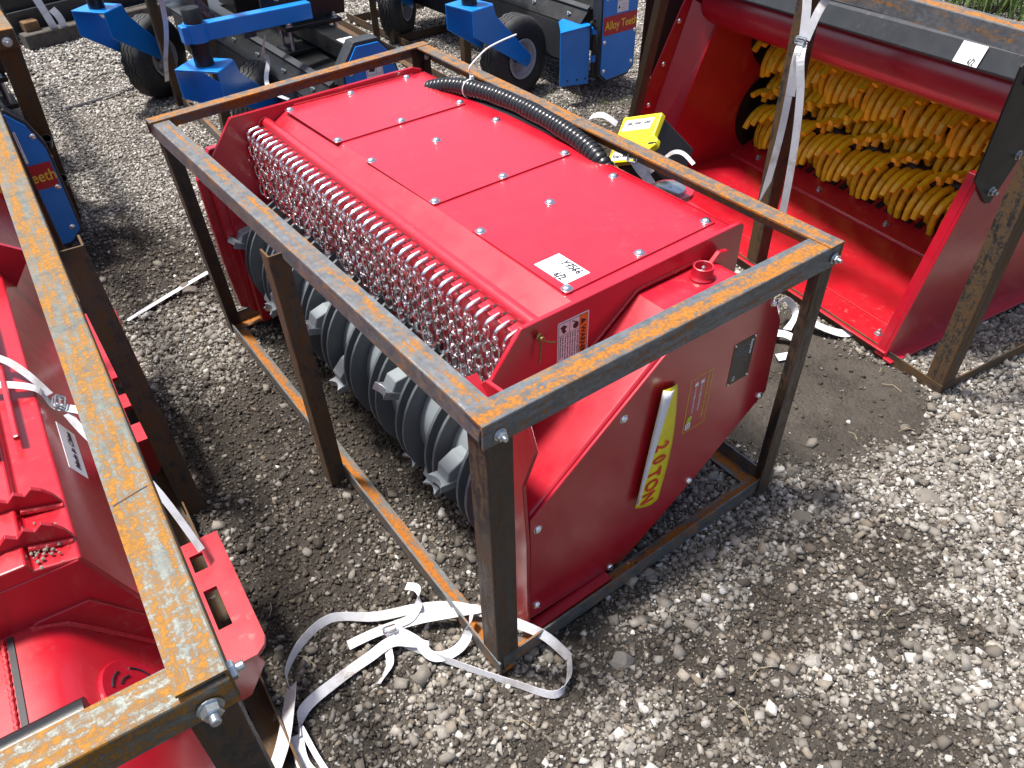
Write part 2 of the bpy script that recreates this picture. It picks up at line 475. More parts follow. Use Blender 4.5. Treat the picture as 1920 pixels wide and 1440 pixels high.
ep.box((.16, 1.64, .148), (.09, .03, .19))
ep.build("end_housing", RED, mul, .003, 2)
# near housing of the drive
cov = [(.137, .045), (.137, .42), (.565, .745), (.80, .745), (.868, .68), (.912, .60), (.927, .36), (.672, .168), (.45, .022), (.2, .022)]
hs = MB(); hs.prism([(x + (.003 if x < .5 else -.003), z - .004 if z > .1 else z + .004) for x, z in cov], (0, .064, 0), X_, Z_, (0, .149, 0))
o_h = hs.build("drive_housing", RED, mul, .012, 4)
cv = MB(); cv.prism([(x, z) for x, z in [(.140, .045), (.140, .415), (.568, .738), (.80, .738), (.868, .672), (.910, .595), (.924, .363), (.672, .174), (.45, .028), (.14, .045)][:-1]], (0, .056, 0), X_, Z_, (0, .007, 0))
o_cv = cv.build("housing_cover", RED, mul, .0012)
lip = MB(); lip.box((.26, .045, .026), (.25, .03, .008)); lip.build("bottom_lip", RED, mul, .001)
for x, z in ((.863, .668), (.898, .36), (.665, .188), (.40, .035), (.158, .088), (.160, .375), (.395, .568)):
    bolt(o_cv, (x, .056, z), -Y_, .0100, False)
fl = MB(); fl.prism([(.215, .70), (.18, .735), (.129, .743), (.045, .717), (.021, .66), (.062, .53), (.050, .35), (.050, .05), (.07, .02), (.215, .02)], (.125, 0, 0), Y_, Z_, (.010, 0, 0))
fl.prism([(.213, .702), (.213, .735), (.17, .70), (.16, .66)], (.10, 0, 0), Y_, Z_, (.03, 0, 0))
fl.build("front_flange", RED2, mul, .0015)
# weld bead along the sloping housing joint
wl = MB(); P = [(.137 + (.565 - .137) * t, .213, .424 + (.745 - .424) * t) for t in np.linspace(.02, 1, 60)] + [(.565 + .2 * t, .213, .747) for t in np.linspace(.05, 1, 24)]
wl.tube([(x, y, z + .001 * math.sin(i * 2.2)) for i, (x, y, z) in enumerate(P)], .0042, 8)
wl.build('weld_bead', WELD, mul); wl = MB(); wl.tube([(x, Y0 + .002 + .0008 * math.sin(x * 900), .777) for x in np.linspace(.41, .89, 100)], .0028, 6)
wl.build('weld_bead', WELD, mul); wl = MB(); wl.tube([(x, Y1 - .002 + .0008 * math.sin(x * 900), .777) for x in np.linspace(.41, .86, 100)], .0034, 6)
wl.build('weld_bead', WELD, mul); wl = MB(); wl.tube([(.303 + .02 * math.cos(a), Y1 - .002, .742 + .02 * math.sin(a)) for a in np.linspace(-.4, 3.4, 20)], .004, 6)
wl.build("weld_bead", WELD, mul)
# boss with grease nipple
bs = MB(); bs.lathe([(0, .030), (.004, .0265), (.008, .0245), (.027, .024), (.028, .022), (.027, .0195), (.004, .019), (.003, 0)], (.722, .165, .744), Z_, 28)
o_bs = bs.build("bearing_boss", RED, mul)
gn = MB(); gn.lathe([(0, .006), (.004, .006), (.005, .0035), (.010, .0035), (.012, .0045), (.015, .002)], (.722, .165, .756), Z_, 10); gn.build("grease_nipple", ZINC, o_bs)
# lugs and the pin with a zinc end disc
lg = MB()
lg.prism([(.77, .71), (.775, .755), (.80, .777), (.83, .772), (.85, .745), (.85, .71)], (0, .185, -.01), X_, Z_, (0, .012, 0))
lg.build("lifting_lug", RED, mul, .0015)
br = MB()
def rounded(cx, cy, r, n=20, a0=0, a1=2 * math.pi): return [(cx + r * math.cos(a), cy + r * math.sin(a)) for a in np.linspace(a0, a1, n, endpoint=abs(a1 - a0) < 6.2)]
br.prism(rounded(.985, .515, .060, 22, -1.5, 1.6) + [(.90, .568), (.90, .462)], (0, 0, .725), X_, Y_, (0, 0, .014))
br.prism(rounded(1.0, .50, .068, 22, -1.5, 1.6) + [(.905, .56), (.905, .44)], (0, 0, .66), X_, Y_, (0, 0, .014))
o_br = br.build("pin_bracket", RED, mul, .0015)
pd = MB(); pd.lathe([(0, .041), (.008, .041), (.0095, .039), (.0095, .004), (.006, .003), (.006, 0)], (.978, .515, .739), Z_, 30); pd.build("pin_disc", ZINC, o_br)
# access panels
rows = [[(0.379, 1.614), (0.599, 1.618), (0.822, 1.629), (0.389, 1.3), (0.611, 1.308), (0.835, 1.316)],
        [(0.398, 1.113), (0.615, 1.113), (0.84, 1.124), (0.407, 0.795), (0.628, 0.8), (0.849, 0.806)],
        [(0.41, 0.595), (0.632, 0.604), (0.857, 0.612), (0.413, 0.276), (0.637, 0.284), (0.865, 0.291)]]
for r_ in rows:
    p = MB(); x0 = r_[3][0] - .012; x1 = r_[2][0] + .014; ya = r_[3][1] - .013; yb = r_[2][1] + .014
    x0b = r_[0][0] - .012
    p.prism([(x0, ya), (x1 + .01, ya + .012), (x1, yb), (x0b, yb - .012)], (0, 0, .7755), X_, Y_, (0, 0, .0035))
    pp = p.build("access_panel", RED, mul, .0008)
    for x, y in r_: bolt(pp, (x, y, .779), Z_, .0120, False)

# chains
def link(mb, c, d, s, L=.045, W=.0255, r=.0041):
    """one oval link centred c, long axis d, plane direction s"""
    c = Vector(c); d = Vector(d).normalized(); s = (Vector(s) - d * Vector(s).dot(d)).normalized()
    hl = L / 2 - W / 2 - 0; P = []
    for a in np.linspace(-math.pi / 2, math.pi / 2, 6): P.append(c + d * (hl + (W / 2 - r) * math.cos(a)) + s * ((W / 2 - r) * math.sin(a)))
    for a in np.linspace(math.pi / 2, 3 * math.pi / 2, 6): P.append(c + d * (-hl + (W / 2 - r) * math.cos(a)) + s * ((W / 2 - r) * math.sin(a)))
    mb.tube(P, r, 7, True)
def chain(parent, x, y, ztop, n, hook=True):
    mb = MB()
    if hook:
        mb.tube([(.2795, y, .728), (.279, y, .739), (.273, y, .7435), (.258, y, .7415), (x + .009, y, .738), (x, y, .731), (x - .003, y, .720), (x, y, .711), (x + .007, y, .712)], .0046, 8)
    z = ztop; tilt = random.uniform(-.05, .05); tw = random.uniform(.5, 1.1); px, py = x, y
    for k in range(n):
        d = V3(random.uniform(-.05, .05) + .03, tilt + random.uniform(-.05, .05), -1).normalized()
        c = V3(px, py, z) + d * .017
        a = tw + (math.pi / 2 if k % 2 else 0) + random.uniform(-.15, .15)
        link(mb, c, d, V3(math.cos(a), math.sin(a), 0))
        px, py = (V3(px, py, z) + d * .034)[:2]; z += d.z * .034
    return mb.build("chain", CHROME, parent)
for k in range(39):
    y = .262 + k * .0362
    chain(mul, .236, y, .722, 6 if k % 4 else 5)
for k in range(19):
    chain(mul, .254, .280 + k * .0724 + random.uniform(-.003, .003), .708, 6, False)

# drum
DX, DZ = .335, .30
dr = MB(); dr.lathe([(0, .183), (1.40, .183)], (DX, .235, DZ), Y_, 48)
o_dr = dr.build("drum", DRUM, mul)
def ring(mb, cx, y, cz, r0, r1, t, n=48):
    mb.lathe([(0, r0), (0, r1), (.002, r1 + .0005), (t, r1), (t, r0)], (cx, y, cz), Y_, n)
npair = 10
for k in range(npair):
    yb = .255 + k * .1435
    for q in (0, .036):
        rg = MB(); cx = DX
        secs = []
        ring(rg, DX, yb + q, DZ, .10, .232, .0085)
        d_ = rg.build("disc", DISC, o_dr)
for k in range(npair):
    yb = .255 + k * .1435
    for side in (0, 1):
        a = R([170, 215, 150, 235, 190, 160, 225, 180, 205, 155][k]) + side * R(70)
        ym = yb + .094 if side == 0 else yb + .088
        ra = V3(math.cos(a), 0, math.sin(a)); ta = V3(-math.sin(a), 0, math.cos(a))
        c = V3(DX, ym, DZ)
        hb = MB()
        # holder: wedge on the drum carrying a hollow-faced cutter
        hb.prism([(.14, -.055), (.20, -.045), (.238, -.018), (.238, .012), (.225, .03), (.14, .045)], c - Y_ * .024, ra, ta, Y_ * .048)
        ho = hb.build("tooth_holder", DRUM, o_dr, .002)
        tb = MB()
        n_ = 7; prof = []
        for i in range(n_):
            w_ = -.028 + .056 * i / (n_ - 1); dip = .014 * (1 - (w_ / .028) ** 2)
            prof.append((w_, .262 - dip))
        pts = [(-.028, .205)] + prof + [(.028, .205)]
        tb.prism(pts, c + ta * .012, Y_, ra, ta * .022)
        tb.build("cutter", TOOTH if k % 3 else DRUM, ho, .001)
# inner guard behind drum
gd = MB(); gd.sheet([(.62, .06), (.63, .3), (.58, .5), (.45, .6), (.27, .62)], (0, Y0, 0), X_, Z_, ext, .006); gd.build("drum_guard", RED2, mul)

# cotter pin
cp = MB(); cp.tube([(.283, .212, .752), (.283, .195, .752)], .006, 10)
cp.tube([(.281, .203, .740), (.275, .203, .755), (.281, .203, .764), (.288, .203, .756), (.284, .203, .742), (.279, .199, .71), (.277, .199, .69)], .0021, 6)
cp.tube([(.284, .203, .744), (.305, .199, .733), (.318, .197, .728)], .0021, 6)
cp.build("cotter_pin", simple("brassy_zinc", (.3, .2, .09), .4, .8, 80, .3, .2), mul)

# ---- labels on the mulcher
def sticker(parent, name, o, A, B, w, h, mat, off=.0006, cr=.003):
    """rectangle w along A, h along B with its first corner at o"""
    mb = MB(); pts = []
    for cx, cy, a0 in ((w - cr, cr, -90), (w - cr, h - cr, 0), (cr, h - cr, 90), (cr, cr, 180)):
        for a in (0, 45, 90): pts.append((cx + cr * math.cos(R(a0 + a)), cy + cr * math.sin(R(a0 + a))))
    A = Vector(A).normalized(); B = Vector(B).normalized(); N = A.cross(B)
    mb.prism(pts, Vector(o) , A, B, N * off)
    return mb.build(name, mat, parent)
def rect(parent, o, A, B, x, y, w, h, mat, off, name="print_mark"):
    A = Vector(A).normalized(); B = Vector(B).normalized(); N = A.cross(B)
    mb = MB(); mb.prism([(x, y), (x + w, y), (x + w, y + h), (x, y + h)], Vector(o) + N * off, A, B, N * .0002)
    return mb.build(name, mat, parent)
def lines(parent, o, A, B, segs, mat, off, th=.0007, name="printed_lines"):
    A = Vector(A).normalized(); B = Vector(B).normalized(); N = A.cross(B); mb = MB()
    for x0, y0, x1, y1 in segs:
        d = Vector((x1 - x0, y1 - y0)).normalized(); p = Vector((-d.y, d.x)) * th / 2
        mb.prism([(x0 + p.x, y0 + p.y), (x1 + p.x, y1 + p.y), (x1 - p.x, y1 - p.y), (x0 - p.x, y0 - p.y)], Vector(o) + N * off, A, B, N * .0002)
    return mb.build(name, mat, parent)
def stroke(parent, o, A, B, paths, mat, off, th=.0016, name="handwriting"):
    mb = MB(); A = Vector(A).normalized(); B = Vector(B).normalized(); N = A.cross(B)
    for p in paths:
        mb.tube([Vector(o) + A * x + B * y + N * off for x, y in p], th / 2, 6)
    return mb.build(name, mat, parent)
def ZZ(x0, y0, w, h, pts): return [(x0 + w * a, y0 + h * b) for a, b in pts]
Yg = [[(0, 1), (.35, .55)], [(.8, 1), (.35, .5), (.1, 0)]]
S7 = [[(.1, .95), (.85, 1), (.45, 0)], [(.25, .5), (.75, .52)]]
F5 = [[(.9, 1), (.35, 1)], [(.35, 1), (.25, .6), (.7, .55), (.75, .25), (.4, 0), (.05, .12)]]
S6 = [[(.65, 1), (.3, .6), (.12, .25), (.35, 0), (.7, .15), (.65, .42), (.25, .38)]]
T2 = [[(.15, .8), (.45, 1), (.75, .8), (.5, .4), (.1, 0), (.85, .03)]]
SLH = [[(.75, 1.15), (.2, -.2)]]
def auction_tag(parent, o, A, B, number, name="paper_tag"):
    s = sticker(parent, name, o, A, B, .106, .074, WHITE, .0006, .001)
    lines(s, o, A, B, [(.002, .047, .102, .047), (.002, .026, .102, .026), (.066, .047, .066, .026), (.045, .026, .045, .003)], GREYINK, .0007, .0006)
    for t, x, y, z in (("Mfr", .004, .020, .0038), ("Make", .004, .014, .0038), ("Serial", .004, .008, .0038), ("Finals", .036, .020, .0042), ("Inspection", .030, .014, .0042), ("Model", .058, .042, .003), ("Year", .086, .042, .003), ("Contract #", .030, .068, .0034), ("Lot number", .068, .068, .0034)):
        text(t, s, Vector(o) + Vector(A) * x + Vector(B) * y + Vector(A).cross(Vector(B)) * .0007, A, B, z, GREYINK)
    circ = []
    for cx, cy in ((.020, .0215), (.020, .0155), (.020, .0095), (.053, .0215), (.053, .0155), (.053, .0095)):
        circ.append([(cx + .0016 * math.cos(a), cy + .0016 * math.sin(a)) for a in np.linspace(0, 6.28, 10)])
    stroke(s, o, A, B, circ, GREYINK, .0007, .0004, "tick_circles")
    if number:
        P = []
        for i, gl in enumerate((Yg, S7, F5, S6, S6)): P += [ZZ(.036 + i * .0118, .0485 - .0003 * i, .0125, .0195, q) for q in gl]
        stroke(s, o, A, B, P, INK, .0012, .0030)
    P = []
    for i, gl in enumerate((S6, SLH, T2)): P += [ZZ(.060 + i * .009, .004, .0105, .0195, q) for q in gl]
    stroke(s, o, A, B, P, INK, .0012, .0030)
    return s
auction_tag(mul, (.419, .398, .7790), (0.02, -1, 0), (1, .02, 0), True)

wo = V3(.336, .2128, .757); A_, B_ = -Z_, X_      # reading downward, tops to the right
ws = sticker(mul, "warning_label", wo, A_, B_, .165, .087, WHITE, .0006, .004)
rect(ws, wo, A_, B_, .004, .061, .157, .022, ORANGE, .0008, "orange_band")
lines(ws, wo, A_, B_, [(.004, .003, .161, .003), (.004, .003, .004, .083), (.161, .003, .161, .083), (.004, .083, .161, .083), (.004, .061, .161, .061), (.036, .003, .036, .061), (.004, .033, .036, .033)], INK, .0009, .0009)
text("WARNING", ws, wo + A_ * .034 + B_ * .065 - Y_ * .0012, A_, B_, .019, INK, mat_bold=.0004)
tri = MB(); tri.prism([(.013, .065), (.030, .065), (.0215, .080)], wo - Y_ * .0011, A_, B_, -Y_ * .0003); tri.build("warning_triangle", INK, ws)
pic = MB()
pic.prism(rounded(.024, .050, .008, 12), wo - Y_ * .0009, A_, B_, -Y_ * .0003)
pic.prism([(.008, .040), (.018, .057), (.020, .056), (.010, .039)], wo - Y_ * .0009, A_, B_, -Y_ * .0003)
pic.prism([(.010, .016), (.016, .026), (.022, .020), (.030, .024), (.032, .016), (.026, .012), (.018, .010), (.014, .006)], wo - Y_ * .0009, A_, B_, -Y_ * .0003)
pic.build("pictogram", INK, ws)
for i in range(8):
    t = ["TO AVOID INJURY OR DEATH", "Keep hands and feet away", "from rotating drum parts.", "Stop engine and lower it", "before any service work.", "Thrown objects can hurt:", "keep all people away.", "Read the manual first."][i]
    text(t, ws, wo + A_ * .039 + B_ * (.0545 - .0068 * i) - Y_ * .0009, A_, B_, .0052, INK, sx=1.5 if i == 0 else 1.3)

no = V3(.743, .056, .600)
ns = sticker(mul, "name_plate", no, A_, B_, .127, .077, PLATEM, .0008, .002)
text("Raytree", ns, no + A_ * .010 + B_ * .062 - Y_ * .0011, A_, B_, .0125, WHITE, sx=1.1, mat_bold=.0003)
for i, t in enumerate(("Model:    ROTARY MULCHER", "Type:     HYDRAULIC", "Weight:   560 kg", "Serial No. and date", "Working pressure  20 MPa", "Flow  60-100 L/min", "Made in China")):
    text(t, ns, no + A_ * .012 + B_ * (.053 - .0068 * i) - Y_ * .0011, A_, B_, .0048, GREYINK)
text("CE", ns, no + A_ * .104 + B_ * .016 - Y_ * .0011, A_, B_, .013, WHITE)
rv_ = MB()
for a, b in ((.004, .073), (.004, .004), (.123, .073), (.123, .004)): rv_.lathe([(0, .0035), (.002, .003), (.003, .001)], no + A_ * a + B_ * b - Y_ * .0008, -Y_, 10)
rv_.build("rivet", CHROME, ns)

yo = V3(.604, .056, .566)
ys = lines(mul, yo, A_, B_, [(0, 0, .169, 0), (0, .074, .169, .074), (0, 0, 0, .074), (.169, 0, .169, .074)], YINK, .0005, .0018, "yellow_bordered_label")
text("Comment & feedback with my product", ys, yo + A_ * .008 + B_ * .058 - Y_ * .0006, A_, B_, .0088, YINK)
text("Raytree@graymandy.com", ys, yo + A_ * .034 + B_ * .040 - Y_ * .0006, A_, B_, .0078, WHITE)
text("Service@graymandy.com", ys, yo + A_ * .034 + B_ * .020 - Y_ * .0006, A_, B_, .0078, WHITE)
rect(ys, yo, A_, B_, .018, .037, .011, .011, WHITE, .0006); rect(ys, yo, A_, B_, .018, .017, .011, .011, WHITE, .0006)
hd = MB(); hd.prism([(.125, .010), (.135, .008), (.145, .010), (.14, .022), (.128, .026), (.118, .020)], yo - Y_ * .0006, A_, B_, -Y_ * .0003); hd.build("pointing_hand_print", simple("lime_ink", (.5, .6, .05), .5), ys)
rect(ys, yo, A_, B_, .142, .006, .020, .017, WHITE, .0008); lines(ys, yo, A_, B_, [(.145, .010, .159, .010), (.145, .014, .159, .014), (.145, .018, .159, .018)], INK, .0012, .0008)

# peeling yellow sticker: lower part still flat, the left side curls over
pk = MB(); N_ = 10; rowsn = 22
L0, L1 = V3(.493, .054, .607), V3(.452, .054, .245)      # left edge line on the plate
Rr0, Rr1 = V3(.552, .054, .590), V3(.545, .054, .205)    # right edge line
grid = []
for j in range(rowsn + 1):
    t = j / rowsn
    a = L0.lerp(L1, t); b = Rr0.lerp(Rr1, t); b.x += .018 * math.sin(math.pi * t)
    row = []
    for i in range(N_ + 1):
        s = i / N_; p = a.lerp(b, s)
        p.y -= .003 + .008 * math.sin(math.pi * s) * (.35 + .65 * t) + .010 * (1 - s) ; row.append(p)
    grid.append(row)
vs = [p for r in grid for p in r]; W_ = N_ + 1
fs = [(j * W_ + i, j * W_ + i + 1, (j + 1) * W_ + i + 1, (j + 1) * W_ + i) for j in range(rowsn) for i in range(N_)]
pk.add(vs, fs, None, True); o_pk = pk.build("peeling_sticker", YEL, mul)
md = o_pk.modifiers.new("thick", 'SOLIDIFY'); md.thickness = .0004
o_pk["label"] = "yellow sticker curling off the side cover with red capital letters"
bk = MB(); vs = []; n2 = 14
for j in range(n2 + 1):
    t = j / n2; a = L0.lerp(L1, t * .95); wd_ = .030 * (1 - t) + .001
    for i in range(5):
        s = i / 4; vs.append(V3(a.x + wd_ * s, a.y - .0135 - .009 * math.sin(math.pi * s) * (1 - .6 * t) - .005 * s, a.z - .006 * s))
fs = [(j * 5 + i, j * 5 + i + 1, (j + 1) * 5 + i + 1, (j + 1) * 5 + i) for j in range(n2) for i in range(4)]
bk.add(vs, fs, None, True); bb = bk.build("sticker_backing", WHITE, o_pk)
md = bb.modifiers.new("thick", 'SOLIDIFY'); md.thickness = .0004
for i, (ch, x, z) in enumerate((("2", .500, .438), ("0", .497, .396), ("T", .486, .358), ("O", .482, .325), ("N", .474, .284))):
    tq = (.607 - z) / .362
    tt = text(ch, o_pk, (x - .004, .054 - .003 - .008 * (.35 + .65 * tq) - .0075, z), -Z_ + X_ * -.1, X_ + Z_ * -.1, .060, REDINK, sx=.80, mat_bold=.0014)


# hose along the back edge
pts = [(.845, 1.52, .765), (.878, 1.43, .792), (.905, 1.30, .805), (.922, 1.15, .808), (.923, 1.0, .806), (.918, .88, .800), (.912, .78, .788), (.908, .71, .765), (.93, .64, .70), (.96, .58, .60)]
def smooth(pts, sub):
    P = [Vector(p) for p in pts]; Q = []; m = len(P)
    for i in range(m - 1):
        a = P[max(0, i - 1)]; b = P[i]; c = P[i + 1]; d = P[min(m - 1, i + 2)]
        for k in range(sub):
            t = k / sub; Q.append(.5 * ((2 * b) + (c - a) * t + (2 * a - 5 * b + 4 * c - d) * t * t + (3 * b - a - 3 * c + d) * t ** 3))
    Q.append(P[-1]); return Q
hp = smooth(pts, 90); acc = [0]
for i in range(1, len(hp)): acc.append(acc[-1] + (hp[i] - hp[i - 1]).length)
hz = MB()
def hr(t):
    s = acc[min(len(acc) - 1, int(t * (len(hp) - 1) + .5))] / .0165; fr = s % 1
    return .0255 + (.0018 * math.sin(math.pi * min(1, fr / .85)) if fr < .85 else -.0015) + .001 * math.sin(s * .7)
hz.tube(hp, .02, 18, False, True, hr); o_hz = hz.build("hydraulic_hose", HOSE, mul)
hf = MB(); hf.lathe([(0, .013), (.02, .013)], (.825, 1.605, .755), (.2, -.85, .10), 12); hf.lathe([(.02, .019), (.05, .019)], (.825, 1.605, .755), (.2, -.85, .10), 6, False); hf.lathe([(.05, .016), (.10, .018)], (.825, 1.605, .755), (.2, -.85, .10), 14); hf.build("hose_fitting", ZINC, o_hz)
hz2 = MB(); hz2.tube(smooth([(p[0] - .005, p[1] - .03, p[2] - .042) for p in pts[1:]], 6), .018, 12); hz2.build("hydraulic_hose", HOSE, mul)
zt = MB(); zt.tube(smooth([(.905, 1.345, .835), (.902, 1.35, .85), (.903, 1.35, .868), (.935, 1.35, .89), (.971, 1.35, .91), (1.03, 1.35, .923), (1.092, 1.35, .931)], 8), .0026, 6); zt.box((.905, 1.345, .835), (.012, .010, .01))
zt.tube([(.895 + .029 * math.cos(a), 1.345, .802 + .029 * math.sin(a)) for a in np.linspace(0, 6.283, 24, endpoint=False)], .002, 5, True)
tag(zt.build("cable_tie", WHITE), "thin white cable tie standing up from the black ribbed hose", "cable tie")
# ============================================================ right crate + yellow-fingered roller attachment
RO = (1.704, -.09, 0); RZ = -R(7.5)
rc = thing("steel_crate", "tall rusty angle-iron crate around the red attachment with yellow fingers", "crate", RO, RZ, "angle-iron shipping crates")
HR = 1.10
bar(rc, "top_rail", (0, 0, HR), (0, 2.35, HR), X_, -Z_, S_BAND, .055, u0=12)
bar(rc, "bottom_rail", (0, 0, .008), (0, 2.3, .008), X_, Z_, S_POST2, .05, u0=1)
bar(rc, "bottom_rail", (.02, 0, .012), (1.25, 0, .012), Y_, Z_, S_POST2, .05, u0=3)
bar(rc, "corner_post", (.002, .002, -.01), (.002, .002, HR - .01), X_, Y_, S_POST2, .06, u0=5)
bar(rc, "side_brace", (.008, .86, .0), (.004, .87, HR - .02), Y_, X_, S_POST2, .055, u0=7)
bar(rc, "corner_post", (.005, 1.80, -.02), (-.215, 1.318, 1.03), Y_, X_, S_POST2, .036, u0=9, label="leaning angle-iron post at the far end")
bar(rc, "corner_post", (1.25, 0, -.01), (1.25, 0, HR), -X_, Y_, S_POST2, .05, u0=15)
bar(rc, "top_rail", (.0, 0, HR + .004), (1.25, 0, HR + .004), Y_, -Z_, S_BAND, .05, u0=16)

rm = thing("roller_attachment", "red open-fronted attachment with rows of curved yellow fingers under a black hood", "roller attachment", RO, RZ)
V0, V1 = .225, 1.72
ev = V3(0, V1 - V0, 0)
fp = MB(); fp.prism([(-.012, .045), (.61, .045), (.61, .053), (-.012, .053)], (0, V0 - .01, 0), X_, Z_, ev); fp.build("floor_plate", RED2, rm, .002)
fp = MB(); fp.box((.12, .97, .0555), (.006, 1.46, .002)); fp.build("floor_seam", WELD, rm)
rp = MB(); rp.prism([(.605, .053), (.615, .062), (.74, .112), (.82, .115), (.82, .105), (.745, .103), (.62, .052)], (0, V0 + .01, 0), X_, Z_, ev - V3(0, .03, 0)); o_rp = rp.build("slotted_ramp", RED2, rm, .001)
sd = MB(); sd.tube([(.607, v, .0555 + .0008 * math.sin(v * 300)) for v in np.linspace(V0 + .02, V1 - .03, 160)], .0038, 6); sd.build("weld_bead", WELD, rm)
for k in range(28):
    v = V0 + .055 + k * .0505
    s_ = MB(); s_.box((.722, v, .1075), (.040, .026, .006), (.93, 0, .37), (0, 1, 0)); s_.build("slot", INK, o_rp)
for v in (.42, .79, 1.16, 1.55): bolt(o_rp, (.655, v, .079), (-.37, 0, .93), .011)
for v in (.30,): bolt(rm, (.055, v, .054), Z_, .012)
NP = [(-.01, .03), (.018, .175), (.136, .66), (.135, .93), (.28, .97), (.56, .90), (.97, .72), (1.05, .5), (1.05, .03)]
FPF = [(-.02, .03), (.063, .335), (.26, .76), (.31, .85), (.42, .88), (.70, .80), (1.0, .6), (1.05, .45), (1.05, .03)]
p = MB(); p.prism(NP, (0, V0 - .014, 0), X_, Z_, (0, .012, 0)); o_np = p.build("end_panel", RED, rm, .002)
p = MB(); p.prism([(-.01, .03), (.018, .175), (.136, .66), (.16, .66), (.045, .175), (.015, .03)], (0, V0 - .002, 0), X_, Z_, (0, .032, 0)); p.build("panel_flange", RED, o_np, .002)
p = MB(); p.box((.56, V0 - .028, .032), (1.15, .035, .008)); p.build("bottom_flange", RED, o_np, .001)
p = MB(); p.prism(FPF, (0, V1 + .06, 0), X_, Z_, (0, .010, 0)); o_fp = p.build("end_panel", RED, rm, .002)
# bevelled flange strip between outer flange and the inner panel
p = MB()
A0, A1 = V3(.03, V1 + .058, .06), V3(.30, V1 + .058, .78)
B0, B1 = V3(.17, V1 - .03, .055), V3(.42, V1 - .03, .72)
A0b, A1b = A0 + V3(.05, 0, 0), A1 + V3(.02, 0, .01)
q = V3(.01, .008, 0)
p.add([A0b, A1b, B1, B0, A0b + q, A1b + q, B1 + q, B0 + q], [(0, 1, 2, 3), (7, 6, 5, 4), (0, 4, 5, 1), (1, 5, 6, 2), (2, 6, 7, 3), (3, 7, 4, 0)])
p.build("bevel_strip", RED, o_fp)
p = MB(); p.prism([(.14, .055), (.40, .72), (.50, .80), (1.0, .5), (1.0, .03), (.2, .03)], (0, V1 - .032, 0), X_, Z_, (0, .008, 0)); o_ip = p.build("inner_panel", RED, o_fp)
for cu, cz in ((.79, .24), (.80, .63), (.90, .43)):
    c = MB(); c.lathe([(0, .19), (.004, .19)], (cu, V1 - .0325, cz), -Y_, 40, False); c.build("bearing_opening", BLACK, o_ip)
for t in (.42, .65, .88): bolt(o_fp, (.02 + .27 * t, V1 + .058, .06 + .74 * t), -Y_, .011, False)
# hood: lofted sections, near end slightly higher and further forward
def hsec(prof, v):
    t = (v - .225) / 1.5
    return [V3(a + .16 * t, v, z - .085 * t) for a, z in prof]
hp_ = [(.152, .925), (.147, .935), (.172, .990), (.188, 1.004), (.215, 1.010), (.262, 1.004), (.285, .955), (.28, .945), (.25, .965), (.21, .96), (.165, .945)]
h = MB(); h.loft([hsec(hp_, v) for v in np.linspace(V0 - .03, V1 + .07, 14)]); o_hd = h.build("hood_cover", DKGREY, rm, .002)
h = MB(); h.tube([hsec([(.184, 1.001)], v)[0] for v in (V0, V1)], .003, 6); h.build("hood_fold", DKGREY, o_hd)
arc = [(.30 + .125 * math.cos(a), .865 + .105 * math.sin(a)) for a in np.linspace(R(110), R(262), 16)]
arc = [(.27, .955)] + arc + [(.34, .755), (.36, .90), (.55, .885), (.95, .70), (1.03, .5), (1.05, .51), (.97, .72), (.56, .905), (.32, .945)]
h = MB(); h.loft([hsec(arc, v) for v in np.linspace(V0, V1 + .02, 12)], True, True, True); o_hi = h.build("hood_front_roll", RED, rm)
md = o_hi.modifiers.new("es", 'EDGE_SPLIT'); md.split_angle = R(50)
bk_ = MB(); bk_.sheet([(.74, .11), (.98, .12), (1.03, .3), (1.0, .5)], (0, V0, 0), X_, Z_, ev, .006); bk_.build("back_sheet", RED2, rm)
gp = MB(); gp.prism([(.095, .66), (.10, .985), (.15, 1.015), (.32, 1.02), (.34, .80), (.225, .555), (.20, .56)], (0, V0 - .022, 0), X_, Z_, (0, .006, 0)); o_gp = gp.build("side_guard", BLACK, rm, .001)
bolt(o_gp, (.205, V0 - .022, .60), -Y_, .012); bolt(o_gp, (.27, V0 - .022, .70), -Y_, .012)
gp = MB(); gp.prism([(.07, .50), (.09, 1.05), (.35, 1.05), (.30, .78), (.10, .42)], (0, V1 + .072, 0), X_, Z_, (0, .006, 0)); gp.build("side_guard", BLACK, rm, .001)
# auction tag on hood
def hp3(a, z, v): return hsec([(a, z)], v)[0]
to = hp3(.146, .936, .44); tA = (hp3(.21, .99, .30) - hp3(.21, .99, .43)).normalized(); tB = (hp3(.172, .991, .43) - hp3(.147, .936, .43)).normalized()
tt_ = auction_tag(rm, to + tA.cross(tB) * .0035, tA, tB, False); kq = .80; tt_.scale = (kq,) * 3; tt_.location = (to + tA.cross(tB) * .0035) * (1 - kq)
# rotors and fingers
def finger(mb, c, phi, sgn=1):
    """curved rectangular finger growing out of a rotor axis"""
    P = []; n = 6
    for i in range(n):
        t = i / (n - 1); a = phi + sgn * (t ** 1.3) * .6; r = .06 + .135 * t
        P.append((r * math.cos(a), r * math.sin(a), a))
    secs = []
    for i, (x, z, a) in enumerate(P):
        j0 = P[max(0, i - 1)]; j1 = P[min(n - 1, i + 1)]
        d = V3(j1[0] - j0[0], 0, j1[1] - j0[1]).normalized(); s = V3(-d.z, 0, d.x)
        w = .0145 * (1 - .15 * i / n); h = .0120 * (1 - .1 * i / n)
        o = Vector(c) + V3(x, 0, z)
        secs.append([o + Y_ * w * .6 + s * h, o + Y_ * w + s * h * .6, o + Y_ * w - s * h * .6, o + Y_ * w * .6 - s * h, o - Y_ * w * .6 - s * h, o - Y_ * w - s * h * .6, o - Y_ * w + s * h * .6, o - Y_ * w * .6 + s * h])
    mb.loft(secs)
rot = []; cnt = 0; rest = MB(); allf = []
